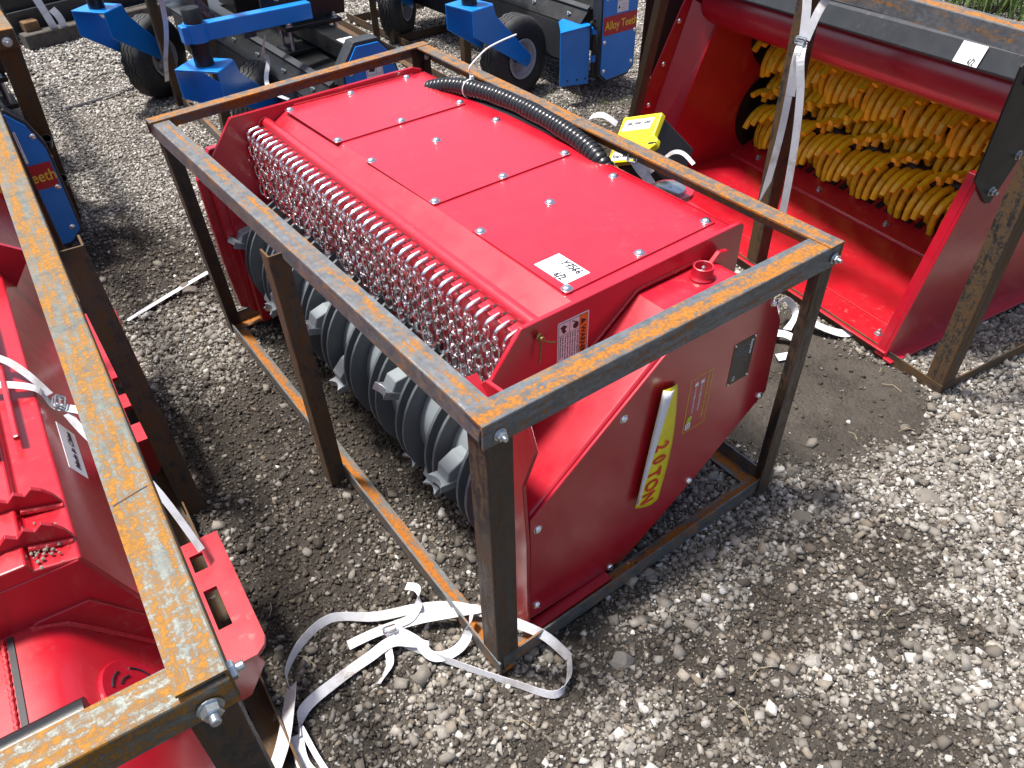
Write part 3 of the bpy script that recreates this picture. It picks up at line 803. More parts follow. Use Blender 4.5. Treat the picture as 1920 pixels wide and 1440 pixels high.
for ri, (cu, cz) in enumerate(((.80, .27), (.86, .435), (.78, .60))):
    m_ = MB(); m_.lathe([(0, .055), (V1 - V0 - .06, .055)], (cu, V0 + .03, cz), Y_, 20); rr_ = m_.build("rotor", BLACK, rm); rot.append(rr_)
    for k in range(28):
        v = V0 + .045 + k * .0505
        for q in range(8):
            phi = R(45 * q + (k % 4) * 10 + ri * 17 + random.uniform(-2.5, 2.5))
            fx = math.cos(phi + .4); allf.append((-fx * .5 + (1.6 if ri == 0 else 1.2 if ri == 1 else 1) - v * .8, ri, (cu, v + random.uniform(-.003, .003), cz), phi))
allf.sort(key=lambda t: -t[0])
for i, (_, ri, c, phi) in enumerate(allf):
    if i < 96:
        m_ = MB(); finger(m_, c, phi); m_.build("finger", FING, rot[ri], .0015)
    else: finger(rest, c, phi)
fo = rest.build("fingers", FING, rm, .0015); fo["kind"] = "stuff"

# straps on the right crate's brace
sb = thing("tie_strap", "white strap buckled round the tall brace, loose ends hanging over the red floor", "strap", RO, RZ, "white tie straps")
def rb(parent, name, pts, w, mat=None, t=.0009):
    m_ = MB(); ribbon(m_, pts, w, None, t); return m_.build(name, mat or STRAP, parent)
def RP(a, v, z, n=(0, 1, 0)): return (a, v, z, *n)
ny = (.25, -.97, 0)
rb(sb, "strap_band", [RP(-.006, .885, 1.06, ny), RP(-.010, .865, 1.0, ny), RP(-.014, .850, .915, ny)], .030)
rb(sb, "strap_band", [RP(.03, .815, 1.06, ny), RP(.0, .825, 1.0, ny), RP(-.014, .838, .915, ny)], .028)
rb(sb, "strap_end", [RP(-.02, .848, .905, ny), RP(-.038, .842, .85, ny), RP(-.03, .845, .74, ny), RP(-.012, .860, .60, ny), RP(.0, .878, .46, ny), RP(.01, .90, .30, ny)], .026)
rb(sb, "strap_end", [RP(-.02, .842, .905, ny), RP(-.045, .815, .86, ny), RP(-.040, .79, .76, ny), RP(-.03, .775, .60, ny), RP(-.02, .772, .44, ny), RP(-.01, .775, .315, ny)], .028)
rb(sb, "strap_end", [RP(-.02, .848, .905, ny), RP(-.045, .835, .88, ny), RP(-.04, .828, .82, ny), RP(-.032, .83, .74, ny)], .022)
bu = MB()
def buckle(mb, c, A, B, w=.034, h=.022, r=.0024):
    c = Vector(c); A = Vector(A).normalized(); B = Vector(B).normalized(); N = A.cross(B)
    for oz, s in ((0, 1), (.008, .8)):
        P = [c + N * oz + A * (w / 2 * x) + B * (h / 2 * y * s) for x, y in ((-1, -.8), (-.8, -1), (.8, -1), (1, -.8), (1, .8), (.8, 1), (-.8, 1), (-1, .8))]
        mb.tube(P, r, 8, True)
    mb.tube([c - A * w / 2 + N * .005, c + A * w / 2 + N * .005], r, 8)
buckle(bu, (-.025, .847, .912), (.25, -.97, 0), (0, 0, 1)); bu.build("buckle", ZINC, sb)

# ============================================================ left crate and red machine
LO = (-.505, -.195, 0); LZ = -R(3.5)
HL = .87
lc = thing("steel_crate", "patchy orange rusted crate around the red machine with the slotted feet", "crate", LO, LZ, "angle-iron shipping crates")
bar(lc, "top_rail", (.003, .004, HL), (-.002, 2.75, HL), -X_, -Z_, S_PATCH, .062, u0=0)
bar(lc, "top_rail", (.0, .0, HL - .012), (-1.3, .012, HL - .012), Y_, -Z_, S_PATCH, .055, u0=4)
bar(lc, "corner_post", (-.004, .006, -.02), (-.004, .006, HL - .020), -X_, Y_, S_POST, .058, u0=6)
bar(lc, "bottom_rail", (.03, 0, .006), (.012, 2.8, .006), -X_, Z_, S_POST2, .055, u0=8)
bar(lc, "bottom_rail", (.03, .01, .010), (-1.2, .01, .010), Y_, Z_, S_POST2, .055, u0=9)
bar(lc, "side_brace", (.072, 1.138, 0), (.054, 1.225, .835), Y_, -X_, S_POST2, .058, u0=7)
bar(lc, "corner_post", (-.004, 2.74, -.02), (-.004, 2.74, HL - .02), -X_, -Y_, S_POST, .05, u0=2)
pm = MB(); pm.box((-.030, .350, HL + .0004), (.052, .0022, .0004), (1, .25, 0), (-.25, 1, 0)); pm.build("pen_mark", INK, lc)
bolt(lc, (-.002, .02, HL - .03), X_, .0125); bolt(lc, (-.032, -.002, HL - .045), -Y_, .0135)

lm = thing("red_attachment", "red welded attachment with slotted feet and serrated ribs in the crate at the left edge", "attachment", LO, LZ)
b_ = MB(); b_.prism([(-1.2, .66), (-.235, .635), (-.232, .615), (-.16, .60), (-.05, .25), (-.05, .1), (-1.2, .1)], (0, .55, 0), X_, Z_, (0, 1.95, 0)); b_.build("upper_body", RED2, lm, .004, 2)
b_ = MB(); b_.prism([(-1.2, .50), (-.31, .494), (-.285, .491), (-.262, .484), (-.242, .472), (-.225, .455), (-.105, .262), (-.1, .1), (-1.2, .1)], (0, .06, 0), X_, Z_, (0, .49, 0)); o_lb = b_.build("lower_body", RED2, lm, .001); o_lb.data.polygons.foreach_set("use_smooth", [True] * len(o_lb.data.polygons)); md = o_lb.modifiers.new("es", "EDGE_SPLIT"); md.split_angle = R(35)
b_ = MB(); b_.box((-.318, .33, .4955), (.010, .42, .004)); b_.build("seam", INK, lm)
b_ = MB(); b_.prism([(-.27, .500), (-.183, .497), (-.107, .375), (-.075, .30), (-.06, .20), (-.2, .2), (-.3, .42), (-.29, .49)], (0, .542, 0), X_, Z_, (0, .012, 0)); b_.prism([(-.5, .60), (-.28, .60), (-.165, .598), (-.052, .25), (-.3, .2), (-.5, .3)], (0, .548, 0), X_, Z_, (0, .004, 0)); b_.build("gusset", RED2, lm, .0015)
b_ = MB(); b_.tube([(x, .541, z) for x, z in ((-.285, .492), (-.235, .467), (-.20, .418), (-.16, .354), (-.11, .275))], .006, 8); b_.build('weld_bead', WELD, lm); b_ = MB(); b_.tube([(-.330 + .001 * math.sin(v * 400), v, .497) for v in np.linspace(.12, .54, 70)], .004, 6); b_.build("weld_bead", WELD, lm)
b_ = MB(); b_.box((-.205, 1.15, .635), (.012, .5, .012)); b_.box((-.245, 1.05, .645), (.014, .4, .014)); b_.build("ledge_strip", RED2, lm, .003, 2)
for v, x1 in ((.70, -.163), (.60, -.160)):
    s_ = MB(); pts = []; n = 15
    for i in range(n): pts.append((x1 - .02 - i * .014, .652 + (.013 if i % 2 else 0) - .002 * (i < 2)))
    s_.prism([(x1, .604)] + [(x1 - .008, .63)] + pts + [(x1 - .24, .62)], (0, v, 0), X_, Z_, (.0, .010, 0)); s_.build("serrated_rib", RED2, lm, .0008)
    w_ = MB(); w_.tube([(x, v - .004, .607 + (-.18 - x) * .35 * (x < -.16)) for x in np.linspace(-.165, -.23, 20)], .006, 8); w_.build("weld_bead", WELD, lm)
lcl = simple("dried_mud", (.24, .215, .185), .95, 0, 90, .35, .8, 0, .004)
cl = MB()
for i in range(90):
    x = random.gauss(-.215, .014); v = random.gauss(.60, .022); r = random.uniform(.0012, .0045)
    cl.lathe([(-r * .5, .6 * r), (0, r), (r * .6, r * .7), (r, .2 * r)], (x, v, .606 + (-.16 - x) * .2), (random.uniform(-.4, .4), random.uniform(-.4, .4), 1), 6, False)
kindof(tag(cl.build("mud", lcl), "small clods of grey mud stuck on the red serrated ribs", "mud"), "stuff").location = LO
bpy.data.objects["mud"].rotation_euler = (0, 0, LZ)
# front slotted feet: plate with two rectangular windows
def foot(parent, v0, v1, x0, x1, wins):
    zt = .255; t = .012; m_ = MB(); xs = sorted({x0, x1, *[w[0] for w in wins], *[w[1] for w in wins]}); vs_ = sorted({v0, v1, *[w[2] for w in wins], *[w[3] for w in wins]})
    for i in range(len(xs) - 1):
        for j in range(len(vs_) - 1):
            a, b, c, d = xs[i], xs[i + 1], vs_[j], vs_[j + 1]
            if any(a >= w[0] - 1e-6 and b <= w[1] + 1e-6 and c >= w[2] - 1e-6 and d <= w[3] + 1e-6 for w in wins): continue
            if i == len(xs) - 2 and j == 0: m_.prism([(a, c), (b - .028, c), (b - .008, c + .015), (b, c + .035), (b, d), (a, d)], (0, 0, zt - t), X_, Y_, (0, 0, t))
            else: m_.box(((a + b) / 2, (c + d) / 2, zt - t / 2), (b - a, d - c, t))
    me = m_.build("foot_plate", RED2, parent)
    g_ = MB(); g_.prism([(x0, zt - t), (x1 - .03, zt - t), (x1 - .02, zt - .05), (x1 - .07, .12), (x0, .1)], (0, v0 + .006, 0), X_, Z_, (0, .01, 0)); g_.build("foot_gusset", RED2, me, .001)
    return me
foot(lm, .43, .80, -.15, .066, [(-.012, .018, .705, .757), (-.012, .018, .53, .645)])
foot(lm, 1.22, 1.66, -.15, .066, [(-.02, .02, 1.30, 1.385), (-.02, .015, 1.45, 1.54)])
p = MB(); p.box((-.02, 1.75, .25), (.17, .3, .012), (1, 0, -.2), (0, 1, .2)); p.build("rear_plate", RED2, lm, .002)
# vented panel further back
p = MB(); p.box((-.24, 1.70, .66), (.30, .012, .16), (1, 0, -.75), (0, 1, .1)); p.build("vent_panel", RED, lm, .001)
p = MB()
for i in range(6): p.box((-.118 - .012 * i, 1.88 - .02 * i, .545 + .012 * i), (.004, .10, .012))
p.build("vent_slits", INK, lm)
# round vented disc
dn = V3(.62, -.5, .6).normalized(); dc = V3(-.155, .33, .405)
dn = V3(.193, 0, .120).normalized(); dc = V3(-.172, .385, .371)
m_ = MB(); m_.lathe([(0, .085), (.006, .085), (.008, .082)], dc, dn, 40, False); o_dc = m_.build("vent_disc", RED, lm)
m_ = MB(); da = dn.cross(Y_).normalized(); db = dn.cross(da)
for rr2, n2 in ((.062, 5), (.045, 4)):
    for k in range(n2):
        a0 = 2 * math.pi * k / n2 + .4
        P = [dc + dn * .0085 + da * (rr2 * math.cos(a0 + s)) + db * (rr2 * math.sin(a0 + s)) for s in np.linspace(0, .75, 6)]
        m_.tube(P, .0022, 6)
m_.build("disc_slots", INK, o_dc)
bolt(o_dc, dc + dn * .008 + da * .0 + db * .069 - da * .02, dn, .0085, False)
# made-in label on the dark side face
so_ = V3(-.1468, .898, .519); sA = V3(.0, 1, 0); sB = V3(-.05, 0, .35).normalized()
so_ = V3(-.1258, .872, .491); sB = V3(-.11, 0, .35).normalized()
s_ = MB(); s_.prism([(0, 0), (.165, 0), (.155, .062), (-.012, .062)], so_, sA, sB, sA.cross(sB) * .0006); o_ml = s_.build("origin_label", WHITE, lm)
text("Made in China", o_ml, so_ + sA * .012 + sB * .020 + sA.cross(sB) * .001, sA, sB, .0235, INK, mat_bold=.0006, thick=.0002)
tb_ = MB(); tb_.tube([(-1.2, .122, .752), (-.17, .122, .752)], .026, 16); tb_.build("black_bar", BLACK, lm)
# strap over the left machine
ls = thing("tie_strap", "white tie strap with a metal buckle pulled across the red attachment at the left edge", "strap", LO, LZ, "white tie straps")
ny = (.1, 1, 0)
rb(ls, "strap_band", [(-.6, 1.09, .672, *ny), (-.30, 1.10, .657, *ny), (-.225, 1.10, .645, *ny), (-.155, 1.085, .612, *ny), (-.138, 1.07, .565, *ny), (-.10, 1.045, .55, *ny), (-.04, 1.0, .53, *ny)], .026)
rb(ls, "strap_end", [(-.205, 1.19, .655, .3, 1, 0), (-.18, 1.165, .64, .3, 1, 0), (-.155, 1.125, .615, .3, 1, 0), (-.135, 1.09, .58, .3, 1, 0)], .022)
rb(ls, "strap_end", [(-.118, 1.04, .55, .6, 1, 0), (-.09, .97, .50, .6, 1, 0), (-.02, .86, .42, .6, 1, 0), (.02, .72, .30, .6, 1, 0)], .02)
bu = MB(); buckle(bu, (-.126, 1.065, .567), (.25, 1, .1), (-.6, .1, .6), .032, .026); bu.build("buckle", ZINC, ls)

# ============================================================ spare part case beside the mulcher
A, B, D, E_ = V3(1.125, .854, .793), V3(1.138, .722, .845), V3(1.042, .8475, .706), V3(1.015, .70, .72)
cs = thing("parts_case", "black case with a yellow labelled lid behind the rail of the middle crate", "case")
cn = V3(-.70, .15, .70).normalized()
e1 = (B - A).normalized(); e2 = (e1.cross(cn)).normalized()
if e2.dot(D - A) < 0: e2 = -e2
w1, h1 = .142, .150
m_ = MB(); O_ = A - cn * .02
m_.prism([(0, 0), (w1, 0), (w1, h1), (0, h1)], O_, e1, e2, -cn * .17); m_.build("case_body", CASE, cs, .006, 3)
m_ = MB(); m_.prism([(-.004, -.004), (w1 + .004, -.004), (w1 + .004, .07), (w1 + .022, .08), (w1 + .025, .10), (w1 + .006, .115), (w1 + .004, h1), (-.004, h1)], O_ + cn * .001, e1, e2, cn * .022); lid = m_.build("lid", YEL, cs, .004, 2)
# the writing is upside down for the viewer
tA = -e1; tB = -e2
if tA.cross(tB).dot(cn) < 0: tA = e1
def face(x, y): return O_ + cn * .0235 + e1 * x + e2 * y
l1 = MB(); l1.prism([(.012, .010), (w1 - .016, .010), (w1 - .022, .045), (.008, .045)], O_ + cn * .0232, e1, e2, cn * .0005); q1 = l1.build("paper_label", WHITE, lid)
text("Spare Cutting Teeth", q1, face(w1 - .026, .020) + cn * .0006, -e1, e2, .0150, INK, sx=.74, mat_bold=.0003)
l1 = MB(); l1.prism([(.012, .112), (w1 - .03, .112), (w1 - .034, .143), (.008, .143)], O_ + cn * .0232, e1, e2, cn * .0005); q2 = l1.build("paper_label", WHITE, lid)
text("Rotary Mulcher", q2, face(.014, .135) + cn * .0006, e1, tB if e1.cross(tB).dot(cn) > 0 else -tB, .0165, INK, sx=.78, mat_bold=.0003)
m_ = MB(); m_.box(face(w1 + .012, .094), (.004, .026, .001), e2, e1); m_.box(face(w1 + .006, .096), (.004, .022, .001), e2, e1); m_.build("print_mark", INK, lid)
cst = thing("tie_strap", "white strap looped round the black and yellow parts case beside the zinc pin disc", "strap", (0, 0, 0), 0, "white tie straps")
rb(cst, "strap_band", [(1.03, .79, .822, .2, .2, 1), (1.02, .84, .836, .4, .2, .9), (1.01, .885, .815, .8, .2, .5), (1.01, .893, .77, 1, .2, 0), (1.02, .86, .715, 1, .2, 0)], .016)
rb(cst, "strap_band", [(1.12, .685, .72, .5, .3, 1), (1.13, .655, .754, .5, .3, 1), (1.135, .62, .762, .5, .3, .8), (1.14, .58, .742, .5, .3, .6)], .012)
rb(cst, "strap_end", [(.985, .665, .770, .8, -.3, .5), (.985, .64, .752, .8, -.3, .4), (.985, .61, .737, .8, -.3, .4), (.985, .575, .710, .8, -.4, .3)], .026)
rb(cst, "strap_end", [(.985, .645, .768, .3, .2, 1), (.99, .62, .766, .3, .2, 1), (.99, .60, .752, .3, .2, 1)], .022)
bu = MB(); buckle(bu, (.982, .665, .775), (.2, -.9, .1), (.3, .1, 1), .030, .022); bu.build("buckle", CHROME, cst)

# ============================================================ straps on the ground
def G(*a): return a
gs = thing("tie_strap", "long tangled white strap lying on the ground around the nearest crate post", "strap", (0, 0, 0), 0, "white tie straps")
up = (0, 0, 1)
rb(gs, "strap_band", [(-.41, .235, .05, .3, .2, 1), (-.395, .30, .035, 0, .1, 1), (-.33, .355, .028, -.3, .3, 1), (-.245, .372, .024, -.2, .5, .8), (-.155, .31, .022, -.3, .7, .4), (-.06, .26, .03, -.4, .9, .2), (.02, .20, .035, -.4, .9, .1), (.085, .09, .055, .5, .6, .6), (.135, .0, .05, .6, .4, .8), (.160, -.066, .014, .6, .1, .9)], .024)
rb(gs, "strap_band", [(.160, -.066, .014, .6, .1, .9), (.125, -.105, .012, .7, .1, .6), (.075, -.115, .010, .2, .3, .9), (.02, -.04, .010, .1, .3, 1), (-.04, .05, .012, .1, .2, 1), (-.10, .145, .015, .2, .2, 1), (-.135, .20, .02, .2, .3, 1), (-.145, .235, .03, .4, .4, 1)], .022)
rb(gs, "strap_band", [(-.245, .285, .014, -.5, .9, .1), (-.17, .27, .02, -.5, .9, .1), (-.08, .235, .03, -.5, .9, .2), (.0, .19, .04, -.5, .9, .2), (.045, .16, .05, -.5, .9, .3), (.07, .15, .04, -.5, .8, .3)], .024)
rb(gs, "strap_band", [(.03, .15, .06, .7, .5, .6), (-.015, .115, .03, .6, .6, .5), (-.06, .115, .015, .5, .8, .3), (-.10, .135, .02, .4, .9, .3), (-.112, .18, .04, .3, .6, .7), (-.135, .235, .04, .3, .4, .9)], .024)
rb(gs, "strap_band", [(-.44, .14, .03, .7, .6, .4), (-.40, .20, .02, .2, .9, .3), (-.30, .22, .016, -.1, 1, .2), (-.22, .225, .016, -.2, 1, .2), (-.16, .22, .03, -.3, .9, .3), (-.12, .19, .03, -.4, .8, .3), (-.09, .165, .015, -.4, .8, .3)], .026)
rb(gs, "strap_end", [(-.145, .24, .035, .7, .3, .5), (-.17, .22, .02, .8, .2, .4), (-.19, .18, .012, .9, .1, .3), (-.235, .155, .012, .9, .1, .3)], .020)
rb(gs, "strap_end", [(-.13, .255, .03, -.2, .9, .4), (-.09, .245, .035, -.3, .9, .3), (-.055, .26, .05, .3, .8, .4), (-.035, .30, .045, .7, .6, .3), (-.05, .335, .03, .7, .6, .2)], .020)
rb(gs, "strap_band", [(-.405, .245, .055, .6, -.3, .8), (-.43, .20, .06, .6, -.3, .7), (-.475, .14, .045, .5, -.6, .6), (-.53, .09, .03, .5, -.6, .6)], .05)
rb(gs, "strap_band", [(-.44, .15, .03, .9, .2, .2), (-.455, .09, .02, .9, .3, .2), (-.44, .03, .02, .9, .3, .3), (-.40, -.04, .02, .8, .5, .2), (-.36, -.12, .02, .8, .5, .2)], .028)
rb(gs, "strap_band", [(-.425, .16, .03, 1, 0, .2), (-.425, .08, .03, 1, 0, .2), (-.42, .02, .02, 1, 0, .2)], .012)
bu = MB(); buckle(bu, (-.145, .245, .035), (.8, -.4, .3), (.3, .9, .3), .034, .022); bu.build("buckle", CHROME, gs)
g2 = rb(None, "tie_strap", [(-.275, 2.02, .012, .3, -1, .3), (-.20, 2.045, .016, .3, -1, .2), (-.09, 2.085, .018, .2, -1, .2), (.02, 2.12, .022, .2, -1, .2), (.09, 2.14, .025, .2, -1, .2)], .032)
tag(g2, "short flat white strap lying straight on the soil left of the middle crate", "strap", "white tie straps")
g3 = rb(None, "tie_strap", [(.07, 4.47, .015, .1, -.3, 1), (.22, 4.50, .012, 0, -.6, 1), (.40, 4.55, .014, 0, -.8, .5), (.52, 4.62, .018, .2, -1, .2), (.62, 4.66, .02, .2, -1, .2)], .022)
tag(g3, "thin twisted pale strap trailing over the light gravel towards the leftmost wheel", "strap", "white tie straps")
g4 = thing("tie_strap", "crumpled white strap knotted on the mud beside the right-hand post of the middle crate", "strap", (0, 0, 0), 0, "white tie straps")
rb(g4, "strap_band", [(1.56, .62, .10, .6, -.4, .5), (1.56, .56, .10, .8, -.2, .4), (1.555, .50, .06, .9, -.2, .3), (1.545, .455, .03, .8, -.3, .3)], .03)
rb(g4, "strap_band", [(1.545, .455, .03, .4, .8, .3), (1.60, .49, .09, .2, .5, .9), (1.66, .50, .10, .1, -.6, .8), (1.68, .46, .05, .1, -.6, .8), (1.60, .43, .03, .2, -.9, .2)], .03)
rb(g4, "strap_band", [(1.545, .45, .03, .6, .6, .3), (1.575, .41, .03, .9, .4, .3), (1.58, .35, .02, .9, .3, .3), (1.54, .33, .015, -.3, .9, .2), (1.46, .36, .015, -.3, .9, .2)], .03)
rb(g4, "strap_band", [(1.68, .40, .05, .8, .5, .1), (1.70, .34, .04, .8, .5, .1), (1.74, .29, .03, .8, .4, .2), (1.78, .27, .04, .8, .4, .3)], .034)
# ============================================================ blue flail mowers
def tyre(mb, c, axis, R_=.228, W=.15, r_=.105):
    c = Vector(c); ax = Vector(axis).normalized(); a = ax.orthogonal().normalized(); b = ax.cross(a)
    hw = W / 2
    prof = [(-hw * .72, r_), (-hw * .95, r_ + .02), (-hw, r_ + .055), (-hw * .97, R_ - .045), (-hw * .86, R_ - .018), (-hw * .70, R_ - .004)]
    gx = [-.62, -.30, .02, .34, .62]; tread = []
    for q in gx[:-1]:
        tread += [(q - .035, R_ + .003, 1), (q - .028, R_ - .008, 1), (q + .028, R_ - .008, 1), (q + .035, R_ + .003, 1)]
    P = [(h, r, 0) for h, r in prof] + [(q * hw, r, 1) for q, r, _ in tread] + [(-h, r, 0) for h, r in prof[::-1]]
    n = 120; secs = []
    for k in range(n):
        th = 2 * math.pi * k / n; zz = (abs(((k * 3.0 / 8) % 2) - 1) - .5) * .014
        rad = a * math.cos(th) + b * math.sin(th)
        secs.append([c + ax * (h + zz * t) + rad * r for h, r, t in P])
    secs.append(secs[0]); mb.loft(secs, False, False, True); return mb
def wheel(parent, c, axis, fork_top, hub, trailing):
    """caster: fork hanging from a vertical hub, tyre with a grey rim"""
    ax = Vector(axis).normalized(); c = Vector(c)
    t = tyre(MB(), c, ax); o = t.build("tyre", RUBBER, parent)
    md = o.modifiers.new("es", 'EDGE_SPLIT'); md.split_angle = R(35)
    m = MB()
    for s in (-1, 1):
        m.lathe([(.0, .03), (.02, .032), (.025, .07), (.035, .078), (.048, .082), (.062, .100), (.070, .112), (.074, .110), (.066, .096), (.0, .09)], c, ax * s, 32)
    m.build("rim", RIM, o)
    m = MB()
    for s in (-1, 1): m.lathe([(.02, .018), (.09, .018), (.092, .010), (.105, .009)], c, ax * s, 12)
    for k in range(4):
        a = R(90 * k + 20); q = ax.orthogonal().normalized(); w = ax.cross(q)
        m.hexb(c + ax * .034 + (q * math.cos(a) + w * math.sin(a)) * .05, ax, .007)
    m.build("axle", ZINC, o)
    tr = Vector(trailing).normalized(); hub = Vector(hub)
    f = MB(); zt = fork_top
    base = Vector((hub.x, hub.y, zt))
    front = base - tr * .075; back = base + tr * .085
    d = 0.098
    f.prism([(-.08, -d - .006), (.06, -d - .006), (.09, -d + .01), (.09, d - .01), (.06, d + .006), (-.08, d + .006)], base, tr, ax, (0, 0, -.009))
    for s in (-1, 1):
        p0 = base - tr * .08 + ax * (s * d); p1 = base + tr * .075 + ax * (s * d)
        L = (c - base); lx = L.dot(tr)
        pts = [(-.08, -.002), (.075, -.002), (.095, -.06), (lx + .035, c.z - zt + .02), (lx + .03, c.z - zt - .02), (lx, c.z - zt - .036), (lx - .03, c.z - zt - .02), (-.078, -.13)]
        f.prism(pts, base + ax * (s * d), tr, Z_, ax * (.007 * s))
    f.build("fork", BLUE, parent, .002)
    return o
def flail_mower(name, label, ox, oy, rz=0.0, hubs=((-.82, .2), (-.80, 1.55)), wheels=((-.47, .62), (-.5, 1.9)), flap=False, beam=True, tlen=2.05):
    t = thing(name, label, "flail mower", (ox, oy, 0), rz, "blue and black flail mowers")
    out = [(-.27, .13), (-.22, .085), (-.05, .095), (0, .14), (0, .50), (-.035, .60), (-.085, .655), (-.20, .655), (-.27, .56)]
    inn = [(x * .97 - .004, .37 + (z - .37) * .97) for x, z in out]
    m = MB(); m.prism([(x * 1.04 + .006, .37 + (z - .37) * 1.03) for x, z in out], (0, .004, 0), X_, Z_, (0, .075, 0)); m.build("end_box", DKGREY, t, .004, 2)
    m = MB(); m.prism(inn, (0, -.004, 0), X_, Z_, (0, .006, 0)); pl = m.build("side_plate", BLUE, t, .001)
    for x, z in ((-.245, .15), (-.03, .165), (-.02, .34), (-.25, .31), (-.24, .54), (-.03, .55)): bolt(pl, (x, -.005, z), -Y_, .010, False)
    s = sticker(pl, "red_sticker", (-.262, -.005, .345), X_, Z_, .253, .10, STKRED, .0005, .001)
    text("Alloy Teeth", s, (-.250, -.0062, .375), X_, Z_, .062, YINK, sx=.83, mat_bold=.0008)
    s = sticker(pl, "white_label", (-.165, -.005, .455), X_, Z_, .085, .125, WHITE, .0005, .001)
    lines(s, (-.165, -.0052, .455), X_, Z_, [(.005, .06, .08, .06), (.005, .12, .08, .12), (.005, .06, .005, .12), (.08, .06, .08, .12), (.05, .06, .05, .12), (.03, .04, .08, .04), (.03, .03, .075, .03), (.03, .02, .08, .02), (.03, .01, .07, .01)], INK, .0008, .0012)
    mm_ = MB(); mm_.prism([(.012, .075), (.04, .07), (.046, .085), (.02, .09)], (-.165, -.0056, .455), X_, Z_, (0, -.0003, 0)); mm_.prism([(.006, .02), (.024, .02), (.015, .038)], (-.165, -.0056, .455), X_, Z_, (0, -.0003, 0)); mm_.build("pictogram", INK, s)
    # deck
    m = MB(); m.sheet([(-.37, .18), (-.37, .40), (-.30, .47), (-.05, .50), (.01, .42), (.01, .12)], (0, .08, 0), X_, Z_, (0, tlen, 0), .006); dk = m.build("deck", BLACK, t)
    m = MB(); m.box((-.30, .08 + tlen / 2, .483), (.03, tlen, .012), (1, 0, .5), (0, 1, 0)); m.box((-.375, .08 + tlen / 2, .29), (.008, tlen, .2)); m.build("front_skirt", DKGREY, dk)
    for y in np.arange(.2, tlen, .32): bolt(dk, (-.345, y, .440), (-.6, 0, .8), .009)
    m = MB(); m.prism([(-.16, .52), (-.06, .52), (-.06, .60), (-.16, .60)], (0, .06, 0), X_, Z_, (0, tlen * .42, 0)); tu = m.build("square_tube", BLACK, t, .004, 2)
    sticker(tu, "paper_tag", (-.15, .16, .6005), X_, Y_, .075, .13, WHITE, .0006, .001)
    # mounting block with long bolts and a tall headstock
    m = MB(); m.box((-.14, .62, .61), (.30, .16, .02)); m.box((-.14, .62, .50), (.30, .16, .02)); mo = m.build("clamp_plate", BLACK, t, .002)
    for x in (-.26, -.02):
        for y in (.56, .68): b2 = MB(); b2.lathe([(0, .010), (.15, .010)], (x, y, .49), Z_, 10); b2.hexb((x, y, .62), Z_, .014); b2.build("long_bolt", ZINC, mo)
    m = MB(); m.prism([(-.36, .62), (.06, .62), (.10, .95), (.0, 1.25), (-.20, 1.25), (-.36, .95)], (0, .60, 0), X_, Z_, (0, .02, 0)); hsx = m.build("headstock", BLACK, t, .002)
    bolt(hsx, (-.28, .60, .75), -Y_, .017); bolt(hsx, (.02, .60, .82), -Y_, .017); bolt(hsx, (-.1, .60, .95), -Y_, .017)
    m = MB(); m.lathe([(0, .09), (.22, .09), (.23, .07), (.40, .07)], (-.14, .9, .72), Y_, 20); m.box((-.14, 1.25, .68), (.34, .26, .24)); m.build("gearbox", BLACK, t, .006, 2)
    m = MB(); m.box((-.28, 1.62, .58), (.50, .62, .016), (1, 0, .15), (0, 1, 0)); m.box((-.44, 1.15, .62), (.06, 1.1, .05)); m.build("cover_plate", DKGREY, t, .002)
    if beam:
        m = MB(); m.box((-.50, hubs[0][1], .715), (.60, .055, .072)); m.build("outrigger_arm", BLUE, t, .005, 2)
        m = MB(); m.box((-.54, hubs[1][1], .745), (.52, .055, .072)); m.build("outrigger_arm", BLUE, t, .005, 2)
    for (hx, hy), (wx, wy) in zip(hubs, wheels):
        m = MB(); m.lathe([(0, .042), (.085, .042), (.086, .045), (.16, .045), (.161, .041), (.235, .041), (.241, .036), (.242, 0)], (hx, hy, .575), Z_, 22); hb = m.build("caster_spindle", BLACK, t)
        m = MB(); m.lathe([(0, .049), (.075, .049)], (hx, hy, .680), Z_, 22, True); m.build("spindle_collar", BLUE, hb)
        tr = V3(wx - hx, wy - hy, 0).normalized(); ax = V3(tr.y, -tr.x, 0)
        wheel(t, (wx, wy, .222), ax, (.580 if not flap else .575), (hx, hy, 0), tr)
    if flap:
        m = MB(); m.prism([(-.535, .115), (-.32, .085), (-.32, .40), (-.535, .41)], (0, .04, 0), X_, Z_, (0, .007, 0)); fl_ = m.build("deflector", BLUE, t, .001)
        m = MB(); m.prism([(-.545, .03), (-.32, .03), (-.30, .12), (-.34, .24), (-.42, .20)], (0, 0, .405), X_, Y_, (0, 0, .007)); m.build("deflector_top", BLUE, fl_, .001)
        m = MB(); m.lathe([(0, .010), (.32, .010)], (-.30, .03, .12), Z_, 10); m.tube([(-.335, .02, .43), (-.30, .01, .395)], .012, 10); hg = m.build("hinge_pin", BLACK, fl_)
        for z in (.21, .36): m = MB(); m.lathe([(0, .0155), (.035, .0155)], (-.30, .03, z), Z_, 12); m.build("hinge_knuckle", BLUE, hg)
        for x, z in ((-.48, .135), (-.41, .127), (-.345, .12)): m = MB(); m.lathe([(0, .007), (.001, .007)], (x, .0395, z), -Y_, 10); m.build("bolt_hole", INK, fl_)
    return t
flail_mower("flail_mower", "blue and black flail mower in the middle, with a blue arm over its front wheel", 1.235, 2.45, 0, ((-.735, .42), (-.86, 1.72)), ((-.42, .70), (-.60, 1.92)))
flail_mower("flail_mower", "blue and black flail mower with the hinged blue deflector beside its wheel", 2.90, 2.60, 0, ((-.955, .30), (-.86, 1.55)), ((-.62, .36), (-.56, 1.80)), True, False)
